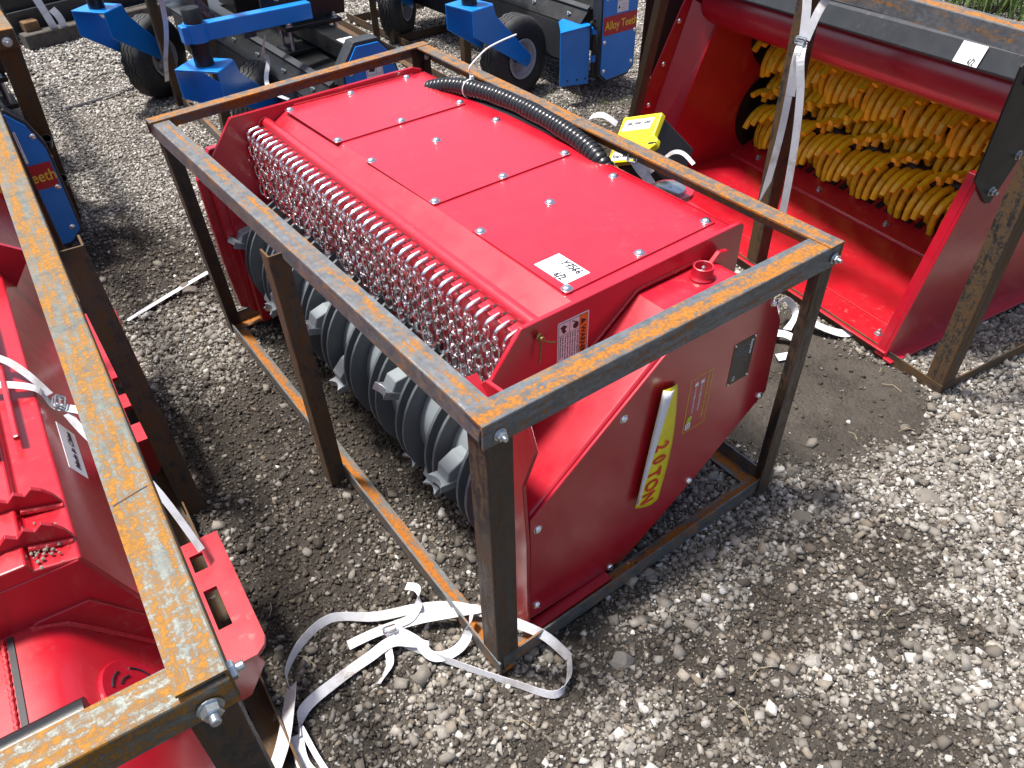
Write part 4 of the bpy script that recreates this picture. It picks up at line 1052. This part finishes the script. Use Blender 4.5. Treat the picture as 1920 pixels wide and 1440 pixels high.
flail_mower("flail_mower", "blue and black flail mower showing only its tall side plate behind the left crate", -.25, 2.60, 0, ((-.82, .2), (-.86, 1.72)), ((-.50, .66), (-.60, 1.92)))

def light_crate(label, posts, rails, top=1.05):
    c = thing("steel_crate", label, "crate", (0, 0, 0), 0, "angle-iron shipping crates")
    for i, (x0, y0, x1, y1, dx, dy) in enumerate(posts): bar(c, "corner_post", (x0, y0, -.01), (x1, y1, top), (dx, 0, 0), (0, dy, 0), S_POST2, .05, u0=i * 1.3)
    for i, (p0, p1, d, m) in enumerate(rails): bar(c, "rail", p0, p1, d, Z_ if p0[2] < .5 else -Z_, m, .05, u0=i * 2.1)
    return c
light_crate("dark rusty crate frame with two bare posts round the middle blue mower", [(.62, 4.09, .62, 4.09, 1, 1), (.60, 3.24, .66, 3.24, 1, 1), (2.08, 4.22, 2.08, 4.22, -1, 1), (.60, 2.30, .60, 2.30, 1, 1), (2.0, 2.30, 2.0, 2.30, -1, 1)][:3],
    [((.60, 3.2, .01), (.69, 4.95, .01), X_, S_BANDB), ((2.05, 3.3, .01), (2.12, 5.0, .01), -X_, S_POST2), ((.60, 2.3, 1.05), (.69, 4.95, 1.05), X_, S_TOP), ((2.0, 2.3, 1.05), (2.12, 4.95, 1.05), -X_, S_TOP)])
light_crate("brown rusty crate frame round the blue mower with the hinged deflector", [(2.20, 4.25, 2.20, 4.25, 1, 1), (2.27, 3.47, 2.27, 3.47, 1, 1), (3.5, 4.2, 3.5, 4.2, -1, 1)],
    [((2.22, 3.4, .01), (2.22, 5.0, .01), X_, S_POST2), ((2.22, 4.9, .01), (3.5, 4.9, .01), Y_, S_POST2), ((2.25, 3.4, 1.06), (2.22, 5.0, 1.06), X_, S_TOP), ((2.20, 4.245, .012), (3.45, 4.245, .012), Y_, S_POST2), ((3.5, 3.0, 1.06), (3.5, 5.0, 1.06), -X_, S_TOP)], 1.06)
bc = thing("steel_crate", "brown rusted crate with two short tube stubs round the leftmost blue mower", "crate", (0, 0, 0), 0, "angle-iron shipping crates")
bar(bc, "corner_post", (-.20, 3.02, -.01), (-.185, 2.70, .89), -X_, Y_, S_POST2, .075)
bar(bc, "top_rail", (-.188, 2.67, .905), (-.10, 5.2, .905), -X_, -Z_, S_PATCH, .07, u0=3)
bar(bc, "top_rail", (-.19, 2.67, .90), (-1.3, 2.69, .90), Y_, -Z_, S_POST2, .06, u0=5)
bar(bc, "bottom_rail", (-.20, 3.02, .01), (-.14, 5.2, .01), -X_, Z_, S_POST2, .06)
bolt(bc, (-.225, 2.668, .865), -Y_, .014)
for z, y in ((.42, 2.862), (.22, 2.93)):
    m = MB(); m.lathe([(0, .020), (.05, .020), (.05, .016), (.01, .015)], (-.225, y - .03, z), (.1, -.6, .75), 14); m.build("tube_stub", BLACK, bc)

# ---- black bucket-like attachment on a timber, far left
ba = thing("black_attachment", "large black steel attachment with slotted lower lip lying on a timber, far top left", "attachment", (.1, 6.05, 0), R(10))
m = MB(); m.prism([(.0, .10), (.3, .09), (.36, .20), (.34, .55), (.1, .62), (.0, .3)], (0, 0, 0), Y_, Z_, (2.2, 0, 0)); bx_ = m.build("shell", BLACK, ba, .01, 2)
m = MB(); m.box((.8, -.03, .16), (1.6, .012, .16), (1, 0, .02), (0, 1, .25)); lp_ = m.build("lower_lip", DKGREY, ba, .003)
for x0, w in ((.28, .20), (.62, .08)): m = MB(); m.box((x0, -.045, .20), (w, .012, .035)); m.build("slot", INK, lp_)
m = MB(); m.box((.9, -.02, .42), (1.7, .02, .02)); m.build("rib", DKGREY, ba)
tm = MB(); tm.box((0, 0, 0), (1.9, .11, .10)); tmo = tm.build("timber", simple("weathered_timber", (.07, .06, .052), .9, 0, 30, .4, .5), None, .006)
tag(tmo, "dark weathered timber beam lying under the black attachment", "timber"); tmo.location = (1.07, 6.08, .05); tmo.rotation_euler = (0, 0, R(11))
tm = MB(); tm.box((0, 0, 0), (.10, .10, .07)); tmo = tm.build("timber", simple("brown_timber", (.16, .09, .04), .9, 0, 30, .4, .5), None, .006)
tag(tmo, "short brown timber block at the left end of the dark beam", "timber"); tmo.location = (.22, 5.98, .13); tmo.rotation_euler = (0, 0, R(11))
g5 = thing("tie_strap", "wide white strap running down over the black attachment, far top left", "strap", (0, 0, 0), 0, "white tie straps")
rb(g5, "strap_band", [(.22, 6.0, .75, 1, 0, 0), (.27, 5.98, .5, 1, 0, 0), (.33, 5.93, .25, 1, 0, 0), (.375, 5.915, .02, 1, 0, 0)], .05)
rb(g5, "strap_end", [(.39, 5.93, .22, 1, 0, 0), (.42, 5.915, .15, 1, 0, 0), (.425, 5.91, .02, 1, 0, 0)], .05)
# small straps near the mowers
for nm, lb, P, w in (("tie_strap", "narrow white strap hanging beside the leftmost wheel of the middle mower", [(.36, 2.70, 1.0, 1, 0, 0), (.405, 2.95, .75, 1, .2, 0), (.44, 3.3, .50, 1, .2, 0), (.475, 3.55, .33, 1, .2, 0)], .022),
                     ("tie_strap", "thin white strap knotted on the black deck of the middle mower", [(.70, 2.60, .72, .5, .5, .2), (.74, 2.78, .60, .8, .5, 0), (.80, 2.90, .53, .8, .4, .2), (.735, 2.80, .48, .9, .3, 0), (.70, 2.66, .47, .9, .3, .2), (.74, 2.58, .45, .9, .3, 0)], .02),
                     ("tie_strap", "short white strap curling above the blue arm of the middle mower", [(.80, 2.62, .86, .5, .6, 0), (.84, 2.66, .94, .5, .6, .2), (.93, 2.72, .98, .4, .7, 0)], .02),
                     ("tie_strap", "white strap lying on gravel behind the far corner of the middle crate", [(1.32, 3.05, .02, .2, 1, .2), (1.55, 3.2, .05, .1, 1, .1), (1.80, 3.2, .03, .1, 1, .1), (1.95, 3.25, .02, .1, 1, .1)], .06)):
    o = rb(None, nm, P, w); tag(o, lb, "strap", "white tie straps")
# cable with red-black sleeve on middle mower
m = MB(); m.tube(smooth([(.44, 3.1, 1.1), (.52, 3.15, .95), (.60, 3.2, .80), (.70, 3.25, .66)], 8), .02, 10); o = m.build("hose_sleeve", simple("striped_sleeve", (.12, .08, .09), .7, 0, 60, .9, .3), None)
tag(o, "dark striped hose sleeve draped behind the middle mower's front wheel", "hose")
# red piece under the middle mower's sticker
rp2 = MB(); rp2.prism([(0, 0), (.30, 0), (.27, .14), (.05, .14)], (.78, 2.05, .46), X_, Z_, (0, .012, 0)); o = rp2.build("red_plate", RED, None, .002)
tag(o, "small dark red plate with clipped corners just behind the mulcher's far end", "plate")
# ---- chain link fence and objects beyond the right crate
fz = thing("chain_link_fence", "galvanised chain-link fence at the top right corner", "fence", (5.9, 1.9, 0), R(-60))
m = MB()
for k in range(-22, 30):
    for s in (-1, 1):
        m.tube([(k * .085 + (0 if s > 0 else 1.2), 0.003 * s, 0), (k * .085 + s * .6 + (0 if s > 0 else 1.2), .003 * s, 1.2)], .0022, 5)
m.build("mesh", ZINC, fz)
for x in (-1.2, 1.2): p = MB(); p.lathe([(0, .025), (1.35, .025)], (x, .02, 0), Z_, 12); p.build("fence_post", ZINC, fz)
fr = thing("steel_crate", "distant rusty crate frame around a red machine beyond the tall crate", "crate", (5.62, 2.02, 0), R(-12), "angle-iron shipping crates")
bar(fr, "corner_post", (-.25, .25, 0), (-.25, .25, .9), X_, Y_, S_POST2); bar(fr, "corner_post", (.4, .0, 0), (.4, 0, .9), X_, Y_, S_POST2); bar(fr, "bottom_rail", (-.25, .25, .01), (.4, 0, .01), Y_, Z_, S_POST2)
dr2 = thing("red_machine", "distant red machine partly hidden behind the tall crate's rail", "machine", (4.55, 2.35, 0), R(-10))
m = MB(); m.prism([(0, .05), (.7, .05), (.7, .35), (.5, .5), (.1, .45)], (0, 0, 0), X_, Z_, (0, 1.2, 0)); m.build("housing", RED, dr2, .01, 2)
m = MB(); m.box((.35, -.02, .25), (.3, .02, .2)); m.build("end_cover", RED2, dr2, .002)

# ============================================================ ground
def vnoise(x, y, sc, seed):
    """smooth value noise, vectorised"""
    r = np.random.default_rng(seed); T = r.random((256, 256))
    u = x * sc; v = y * sc; i = np.floor(u).astype(int); j = np.floor(v).astype(int); a = u - i; b = v - j
    a = a * a * (3 - 2 * a); b = b * b * (3 - 2 * b)
    q = lambda p, s: T[p % 256, s % 256]
    return (q(i, j) * (1 - a) + q(i + 1, j) * a) * (1 - b) + (q(i, j + 1) * (1 - a) + q(i + 1, j + 1) * a) * b
def fbm(x, y, sc, seed, o=4):
    s = 0; w = 1; t = 0
    for k in range(o): s = s + w * vnoise(x + 17.3 * k, y - 9.1 * k, sc * 2 ** k, seed + k); t += w; w *= .5
    return s / t
def blob(x, y, cx, cy, rx, ry, a=0.0):
    c, s = math.cos(a), math.sin(a); dx = x - cx; dy = y - cy; u = (dx * c + dy * s) / rx; v = (-dx * s + dy * c) / ry
    return np.clip(1.35 - np.sqrt(u * u + v * v), 0, .7) / .7
def sstep(a, b, x): t = np.clip((x - a) / (b - a), 0, 1); return t * t * (3 - 2 * t)
def gravel(x, y):
    """0 = bare dark soil, 1 = covered in light stones"""
    n = fbm(x, y, 2.3, 11); n2 = fbm(x, y, 7, 31)
    far = sstep(2.1, 2.8, y + (x < .4) * 0 - .3 * (n - .5))
    right = sstep(-.05, .25, (x * .52 - y * .85) - .06 + .35 * (n - .5))
    gq = np.maximum(far, right)
    corridor = .20 * sstep(.45, .68, n)
    gq = np.maximum(gq, corridor * 1.0)
    gq = np.maximum(gq, .72 * blob(x, y, -.2, 1.72, .35, .30, .3))
    gq = np.maximum(gq, .42 * blob(x, y, -.22, .06, .42, .32))
    gq = np.maximum(gq, .42 * blob(x, y, .1, .42, .22, .2))
    gq = np.maximum(gq, .75 * blob(x, y, -.05, .02, .25, .16))
    gq = np.maximum(gq, .62 * blob(x, y, 2.35, -.2, .9, .45, -.1))
    dark = np.maximum.reduce([blob(x, y, .42, -.30, .22, .12, -.9), blob(x, y, .72, -.28, .28, .13, .2), blob(x, y, .28, -.43, .16, .12, .4), blob(x, y, 1.05, -.35, .2, .12, -.5), blob(x, y, .55, -.6, .3, .10, -.7), blob(x, y, .9, -.55, .22, .1, -.8)])
    gq = gq * (1 - .75 * dark * sstep(.42, .62, n2 + .1))
    edge = blob(x, y, .55, -.03, .75, .10) ; gq = gq * (1 - .15 * edge)
    mud = np.maximum.reduce([blob(x, y, 1.36, .42, .36, .50, -.05), blob(x, y, 1.52, .08, .2, .22), blob(x, y, 1.3, .95, .35, .5)])
    gq = gq * (1 - .93 * sstep(.15, .75, mud))
    gq = gq * (1 - .85 * blob(x, y, -.12, 2.55, .22, .3)) 
    return np.clip(gq, 0, 1), mud
def height(x, y):
    gq, mud = gravel(x, y)
    h = (fbm(x, y, 1.1, 3) - .5) * .02 + (fbm(x, y, 9, 5, 4) - .5) * .030 * (1 - .5 * sstep(.3, .8, mud)) * (1 - .5 * gq) + (vnoise(x, y, 55, 8) - .5) * .008 * (1 - .6 * sstep(.2, .7, mud))
    h = h + .012 * blob(x, y, 1.75, .25, .12, .6, -.13) + .02 * blob(x, y, -.15, 2.6, .18, .25) * fbm(x, y, 12, 9)
    h = h + .022 * blob(x, y, 1.95, -.02, .30, .12)
    # keep the earth below the crate feet and rails
    return np.minimum(h, .022) - .004
def axis_pts(a, b, step, lo, hi):
    c = list(np.arange(a, b, step)); s = step; p = a
    L = []
    while p > lo: s *= 1.25; p -= s; L.append(p)
    s = step; p = c[-1]; U = []
    while p < hi: s *= 1.25; p += s; U.append(p)
    return np.array(L[::-1] + c + U)
gx = axis_pts(-1.1, 3.6, .0125, -60, 80); gy = axis_pts(-1.3, 3.6, .0125, -60, 90)
XX, YY = np.meshgrid(gx, gy, indexing='ij'); ZZ_ = height(XX, YY); GG, MM = gravel(XX, YY)
nx_, ny_ = len(gx), len(gy)
co = np.stack([XX.ravel(), YY.ravel(), ZZ_.ravel()], 1).astype(np.float32)
idx = np.arange(nx_ * ny_).reshape(nx_, ny_)
qd = np.stack([idx[:-1, :-1].ravel(), idx[1:, :-1].ravel(), idx[1:, 1:].ravel(), idx[:-1, 1:].ravel()], 1).astype(np.int32)
def npmesh(name, co, faces, k):
    me = bpy.data.meshes.new(name); me.vertices.add(len(co)); me.vertices.foreach_set("co", co.ravel())
    me.loops.add(faces.size); me.loops.foreach_set("vertex_index", faces.ravel())
    me.polygons.add(len(faces)); me.polygons.foreach_set("loop_start", np.arange(0, faces.size, k, dtype=np.int32))
    try: me.polygons.foreach_set("loop_total", np.full(len(faces), k, dtype=np.int32))
    except Exception: pass
    me.update(calc_edges=True); return me
me = npmesh("ground", co, qd, 4); me.polygons.foreach_set("use_smooth", np.ones(len(qd), bool))
for nm, arr in (("stony", GG), ("mud", MM)):
    at = me.attributes.new(nm, 'FLOAT', 'POINT'); at.data.foreach_set("value", arr.ravel().astype(np.float32))
m, n, b = newmat("ground_soil")
oc = objco(n)
ga = nd(n, "ShaderNodeAttribute", attribute_name="stony").outputs["Fac"]; ma = nd(n, "ShaderNodeAttribute", attribute_name="mud").outputs["Fac"]
vo = nd(n, "ShaderNodeTexVoronoi"); vo.inputs["Scale"].default_value = 75; n.links.new(oc, vo.inputs["Vector"])
vo2 = nd(n, "ShaderNodeTexVoronoi"); vo2.inputs["Scale"].default_value = 170; n.links.new(oc, vo2.inputs["Vector"])
n1 = noise(n, oc, 5, 7, .65); n2 = noise(n, oc, 60, 6, .7); n3 = noise(n, oc, 260, 4, .7)
soil = mix(n, ramp(n, n1, [(.38, g(0)), (.66, g(1))]), (.016, .0125, .0095), (.060, .051, .041))
soil = mix(n, ramp(n, n3, [(.45, g(0)), (.7, g(.75))]), soil, (.10, .088, .075))
chips = ramp(n, vo2.outputs["Color"], [(.2, (.06, .055, .05)), (.6, (.18, .17, .155)), (.95, (.40, .39, .375))])
chipm = mth(n, 'MULTIPLY', ramp(n, vo2.outputs["Distance"], [(.25, g(1)), (.5, g(0))]), ramp(n, n2, [(.42, g(0)), (.58, g(1))]))
c = mix(n, mth(n, 'MULTIPLY', chipm, mth(n, 'ADD', mth(n, 'MULTIPLY', ga, .85), .10)), soil, chips)
wet = ramp(n, ma, [(.35, g(0)), (.8, g(1))])
mudc = mix(n, ramp(n, n1, [(.35, g(0)), (.65, g(1))]), (.040, .034, .028), (.072, .062, .052))
c = mix(n, mth(n, 'MULTIPLY', wet, ramp(n, noise(n, oc, 12, 5), [(.44, g(0)), (.52, g(.85))])), c, mudc)
c = mix(n, mth(n, 'MULTIPLY', ga, .55), c, mix(n, n2, (.07, .062, .053), (.19, .175, .155)))
n.links.new(c, b.inputs["Base Color"])
n.links.new(mix(n, wet, .95, .6), b.inputs["Roughness"])
b.inputs["Specular IOR Level"].default_value = .25
hh = mth(n, 'ADD', mth(n, 'MULTIPLY', n2, .6), mth(n, 'ADD', mth(n, 'MULTIPLY', n3, .3), mth(n, 'MULTIPLY', vo.outputs["Distance"], -.5)))
hh = mth(n, 'MULTIPLY', hh, mix(n, wet, 1.0, .5))
bump(n, b, hh, 1.0, .018)
me.materials.append(m)
go = bpy.data.objects.new("ground", me); COL.objects.link(go); kindof(go, "structure")

# loose stones
t_ = (1 + 5 ** .5) / 2
ico = np.array([(-1, t_, 0), (1, t_, 0), (-1, -t_, 0), (1, -t_, 0), (0, -1, t_), (0, 1, t_), (0, -1, -t_), (0, 1, -t_), (t_, 0, -1), (t_, 0, 1), (-t_, 0, -1), (-t_, 0, 1)]) / math.hypot(1, t_)
icf = np.array([(0, 11, 5), (0, 5, 1), (0, 1, 7), (0, 7, 10), (0, 10, 11), (1, 5, 9), (5, 11, 4), (11, 10, 2), (10, 7, 6), (7, 1, 8), (3, 9, 4), (3, 4, 2), (3, 2, 6), (3, 6, 8), (3, 8, 9), (4, 9, 5), (2, 4, 11), (6, 2, 10), (8, 6, 7), (9, 8, 1)], dtype=np.int32)
Cc = np.array([-.50141558, -.7771877, 1.70994274]); Rm = np.array([_r[:], _u[:], _f[:]])
def visible(x, y, mx=.25):
    q = (np.stack([x, y, 0 * x], 1) - Cc) @ Rm.T
    u = q[:, 0] / q[:, 2] * 1443.54 / 960; v = q[:, 1] / q[:, 2] * 1443.54 / 720
    return (q[:, 2] > .2) & (abs(u) < 1 + mx) & (abs(v) < 1 + mx)
def scatter(x0, x1, y0, y1, per_m2, smin, smax, power, base, pw=1.0):
    N = int((x1 - x0) * (y1 - y0) * per_m2); x = rng.uniform(x0, x1, N); y = rng.uniform(y0, y1, N)
    gq, mud = gravel(x, y); keep = (rng.random(N) < base + (1 - base) * gq ** pw) & visible(x, y) & (rng.random(N) > .93 * sstep(.2, .7, mud))
    x = x[keep]; y = y[keep]; gq = gq[keep]; s = smin + (smax - smin) * rng.random(len(x)) ** power
    return x, y, s, gq
parts_ = [scatter(-1.1, 3.4, -1.3, 2.4, 11000, .0022, .0052, 1.5, .13), scatter(-1.1, 3.4, -1.3, 2.4, 15000, .0045, .0125, 2.2, .035, 1.2), scatter(-1.1, 3.4, -1.3, 2.4, 900, .011, .024, 2.6, .06, 1.2),
          scatter(-1.0, 4.5, 2.4, 4.8, 9500, .004, .011, 1.6, .10), scatter(-1.0, 8, 4.8, 9, 3500, .007, .016, 1.5, .2), scatter(3.4, 8, -.5, 4.8, 2500, .006, .015, 1.5, .2)]
x = np.concatenate([p[0] for p in parts_]); y = np.concatenate([p[1] for p in parts_]); s = np.concatenate([p[2] for p in parts_]); gq = np.concatenate([p[3] for p in parts_])
ncl = 150000; cx_ = rng.uniform(-1.0, 2.2, ncl); cy_ = rng.uniform(-1.1, 2.9, ncl); g_, m_d = gravel(cx_, cy_)
kk = visible(cx_, cy_) & (rng.random(ncl) > sstep(.2, .7, m_d) * .93) & (rng.random(ncl) < (1.05 - g_) * (.35 + .9 * fbm(cx_, cy_, 6, 77)))
cs_ = .0025 + .0085 * rng.random(kk.sum()) ** 2.6
clod = np.concatenate([np.zeros(len(x), bool), np.ones(kk.sum(), bool)])
x = np.concatenate([x, cx_[kk]]); y = np.concatenate([y, cy_[kk]]); s = np.concatenate([s, cs_]); gq = np.concatenate([gq, g_[kk]])
N = len(x); print("stones", N)
sh = np.stack([rng.uniform(.8, 1.35, N), rng.uniform(.65, 1.0, N), rng.uniform(.45, .8, N)], 1)
cube = np.array([(i, j, k) for k in (-1, 1) for j in (-1, 1) for i in (-1, 1)]) * .62
cuf = np.array([(0, 2, 3), (0, 3, 1), (4, 5, 7), (4, 7, 6), (0, 1, 5), (0, 5, 4), (2, 6, 7), (2, 7, 3), (0, 4, 6), (0, 6, 2), (1, 3, 7), (1, 7, 5)], dtype=np.int32)
q4 = rng.normal(size=(N, 4)); q4[:, 1:3] *= .35; q4 /= np.linalg.norm(q4, axis=1)[:, None]
w_, a_, b__, c_ = q4.T
Rt = np.stack([1 - 2 * (b__ ** 2 + c_ ** 2), 2 * (a_ * b__ - c_ * w_), 2 * (a_ * c_ + b__ * w_), 2 * (a_ * b__ + c_ * w_), 1 - 2 * (a_ ** 2 + c_ ** 2), 2 * (b__ * c_ - a_ * w_), 2 * (a_ * c_ - b__ * w_), 2 * (b__ * c_ + a_ * w_), 1 - 2 * (a_ ** 2 + b__ ** 2)], 1).reshape(N, 3, 3)
zz = height(x, y) + s * .22
tone = np.where(clod, rng.uniform(0, .16, N), np.clip(rng.normal(.52, .22, N) + .25 * (gq - .5) + .08 * sstep(2.2, 3.2, y), 0, 1)); warm = rng.random(N)
iscube = (rng.random(N) < .8) | clod
vs_l = []; fs_l = []; to_l = []; wa_l = []; off = 0
for base_, fc, sel in ((cube, cuf, iscube), (ico, icf, ~iscube)):
    n_ = int(sel.sum()); nv = len(base_)
    Vb = base_[None] * (1 + rng.uniform(-.36, .30, (n_, nv, 1))) + rng.uniform(-.10, .10, (n_, nv, 3)); Vb = Vb * sh[sel][:, None, :]
    Vb = np.einsum('nij,nkj->nki', Rt[sel], Vb) * s[sel][:, None, None] + np.stack([x[sel], y[sel], zz[sel]], 1)[:, None, :]
    vs_l.append(Vb.reshape(-1, 3)); fs_l.append((fc[None] + (off + np.arange(n_) * nv)[:, None, None]).reshape(-1, 3)); off += n_ * nv
    to_l.append(np.repeat(tone[sel], nv)); wa_l.append(np.repeat(warm[sel], nv))
me = npmesh("gravel", np.concatenate(vs_l).astype(np.float32), np.concatenate(fs_l).astype(np.int32), 3)
at = me.attributes.new("tone", 'FLOAT', 'POINT'); at.data.foreach_set("value", np.concatenate(to_l).astype(np.float32))
at = me.attributes.new("warm", 'FLOAT', 'POINT'); at.data.foreach_set("value", np.concatenate(wa_l).astype(np.float32))
m, n, b = newmat("limestone_gravel")
oc = objco(n)
ta_ = nd(n, "ShaderNodeAttribute", attribute_name="tone").outputs["Fac"]; wa = nd(n, "ShaderNodeAttribute", attribute_name="warm").outputs["Fac"]
c = ramp(n, ta_, [(0, (.024, .019, .015)), (.16, (.055, .047, .038)), (.35, (.125, .112, .095)), (.62, (.215, .20, .178)), (.86, (.345, .33, .305)), (1, (.58, .56, .53))])
c = mix(n, ramp(n, wa, [(.80, g(0)), (.95, g(.35))]), c, (.30, .24, .17))
nn = noise(n, oc, 190, 5, .7)
c = mix(n, ramp(n, nn, [(.4, g(0)), (.72, g(.55))]), c, (.12, .10, .085))
n.links.new(c, b.inputs["Base Color"]); b.inputs["Roughness"].default_value = .85; b.inputs["Specular IOR Level"].default_value = .3
bump(n, b, nn, .5, .002)
me.materials.append(m); GRAVMAT = m
gv = bpy.data.objects.new("gravel", me); COL.objects.link(gv); kindof(gv, "stuff"); tag(gv, "loose pale limestone gravel scattered over the dark soil", "gravel")

def rock(x, y, s, label, tone=.6, seed=0, flat=.7):
    import bmesh
    r = random.Random(seed); bm = bmesh.new(); bmesh.ops.create_icosphere(bm, subdivisions=3, radius=1)
    pl = [(Vector((r.uniform(-1, 1), r.uniform(-1, 1), r.uniform(-.6, 1))).normalized(), r.uniform(.55, .85)) for _ in range(11)]
    for v in bm.verts:
        for nrm, d in pl:
            k = v.co.dot(nrm)
            if k > d: v.co -= nrm * (k - d)
        v.co *= 1 + r.uniform(-.012, .012)
        v.co = Vector((v.co.x * s * 1.15, v.co.y * s * .9, v.co.z * s * flat))
    me = bpy.data.meshes.new("rock"); bm.to_mesh(me); bm.free()
    for nm, val in (("tone", tone), ("warm", .3)):
        at = me.attributes.new(nm, 'FLOAT', 'POINT'); at.data.foreach_set("value", np.full(len(me.vertices), val, np.float32))
    me.materials.append(GRAVMAT); o = bpy.data.objects.new("rock", me); COL.objects.link(o)
    o.location = (x, y, float(height(np.array([x]), np.array([y]))[0]) + s * .15); o.rotation_euler = (r.uniform(-.2, .2), r.uniform(-.2, .2), r.uniform(0, 6))
    tag(o, label, "rock", "larger loose rocks")
rock(.262, -.145, .030, "pale angular rock in the gravel right of the strap loop and nearest post", .62, 3)
rock(1.30, -.30, .038, "long flat beige rock alone in the right-hand gravel", .5, 5, .4)
rock(.96, -.13, .030, "grey rounded rock nearest the right foot of the middle crate", .42, 8)
rock(.135, -.30, .020, "small light grey rock below the strap loop", .7, 12)
rock(1.08, .0, .026, "dull grey rock just outside the middle crate's right bottom corner", .38, 15)
rock(-.02, 2.10, .045, "rounded mud-coloured rock beside the far left post of the middle crate", .34, 18)
rock(.62, -.42, .022, "white angular rock amid the dark soil patches of the right foreground", .8, 21)

# grass: sparse tufts by the mowers and a patch behind the fence
gm = simple("grass_blades", (.09, .16, .03), .7, 0, 9, .5, 0)
m_ = MB()
def tuft(cx, cy, nb, hgt, sp):
    for _ in range(nb):
        x0 = random.gauss(cx, sp); y0 = random.gauss(cy, sp); a = random.uniform(0, 6.28); h_ = hgt * random.uniform(.5, 1); lx, ly = math.cos(a) * h_ * .5, math.sin(a) * h_ * .5
        w = .0016 if hgt < .1 else .004; px_, py_ = -math.sin(a) * w, math.cos(a) * w
        m_.add([(x0 - px_, y0 - py_, 0), (x0 + px_, y0 + py_, 0), (x0 + lx * .4 + px_ * .7, y0 + ly * .4 + py_ * .7, h_ * .6), (x0 + lx * .4 - px_ * .7, y0 + ly * .4 - py_ * .7, h_ * .6), (x0 + lx, y0 + ly, h_)], [(0, 1, 2, 3), (3, 2, 4)])
for _ in range(26): tuft(random.uniform(2.2, 3.1), random.uniform(1.9, 2.9), 14, .045, .03)
for _ in range(330):
    t1 = random.uniform(-2.6, 2.4); d1 = .12 + random.uniform(0, 1) ** 1.5 * 2.6
    tuft(5.9 + .5 * t1 + .87 * d1, 1.9 - .87 * t1 + .5 * d1, 30, .30, .12)
o = m_.build("grass", gm, None); kindof(tag(o, "green grass behind the wire fence and sparse blades by the blue mower", "grass"), "stuff")
# dry straws
sw = simple("dry_straw", (.42, .34, .2), .8, 0, 40, .2, 0); m_ = MB()
for _ in range(26):
    x0 = random.uniform(-.4, 1.8); y0 = random.uniform(-.8, .5)
    if .0 < x0 < 1 and 0 < y0: continue
    a = random.uniform(0, 3.14); L = random.uniform(.02, .07); z0 = .018
    m_.tube([(x0, y0, z0), (x0 + math.cos(a) * L * .5, y0 + math.sin(a) * L * .5, z0 + .006), (x0 + math.cos(a + .3) * L, y0 + math.sin(a + .3) * L, z0)], .0007, 4)
o = m_.build("straw", sw, None); kindof(tag(o, "dry straw bits strewn over the gravel", "straw"), "stuff")
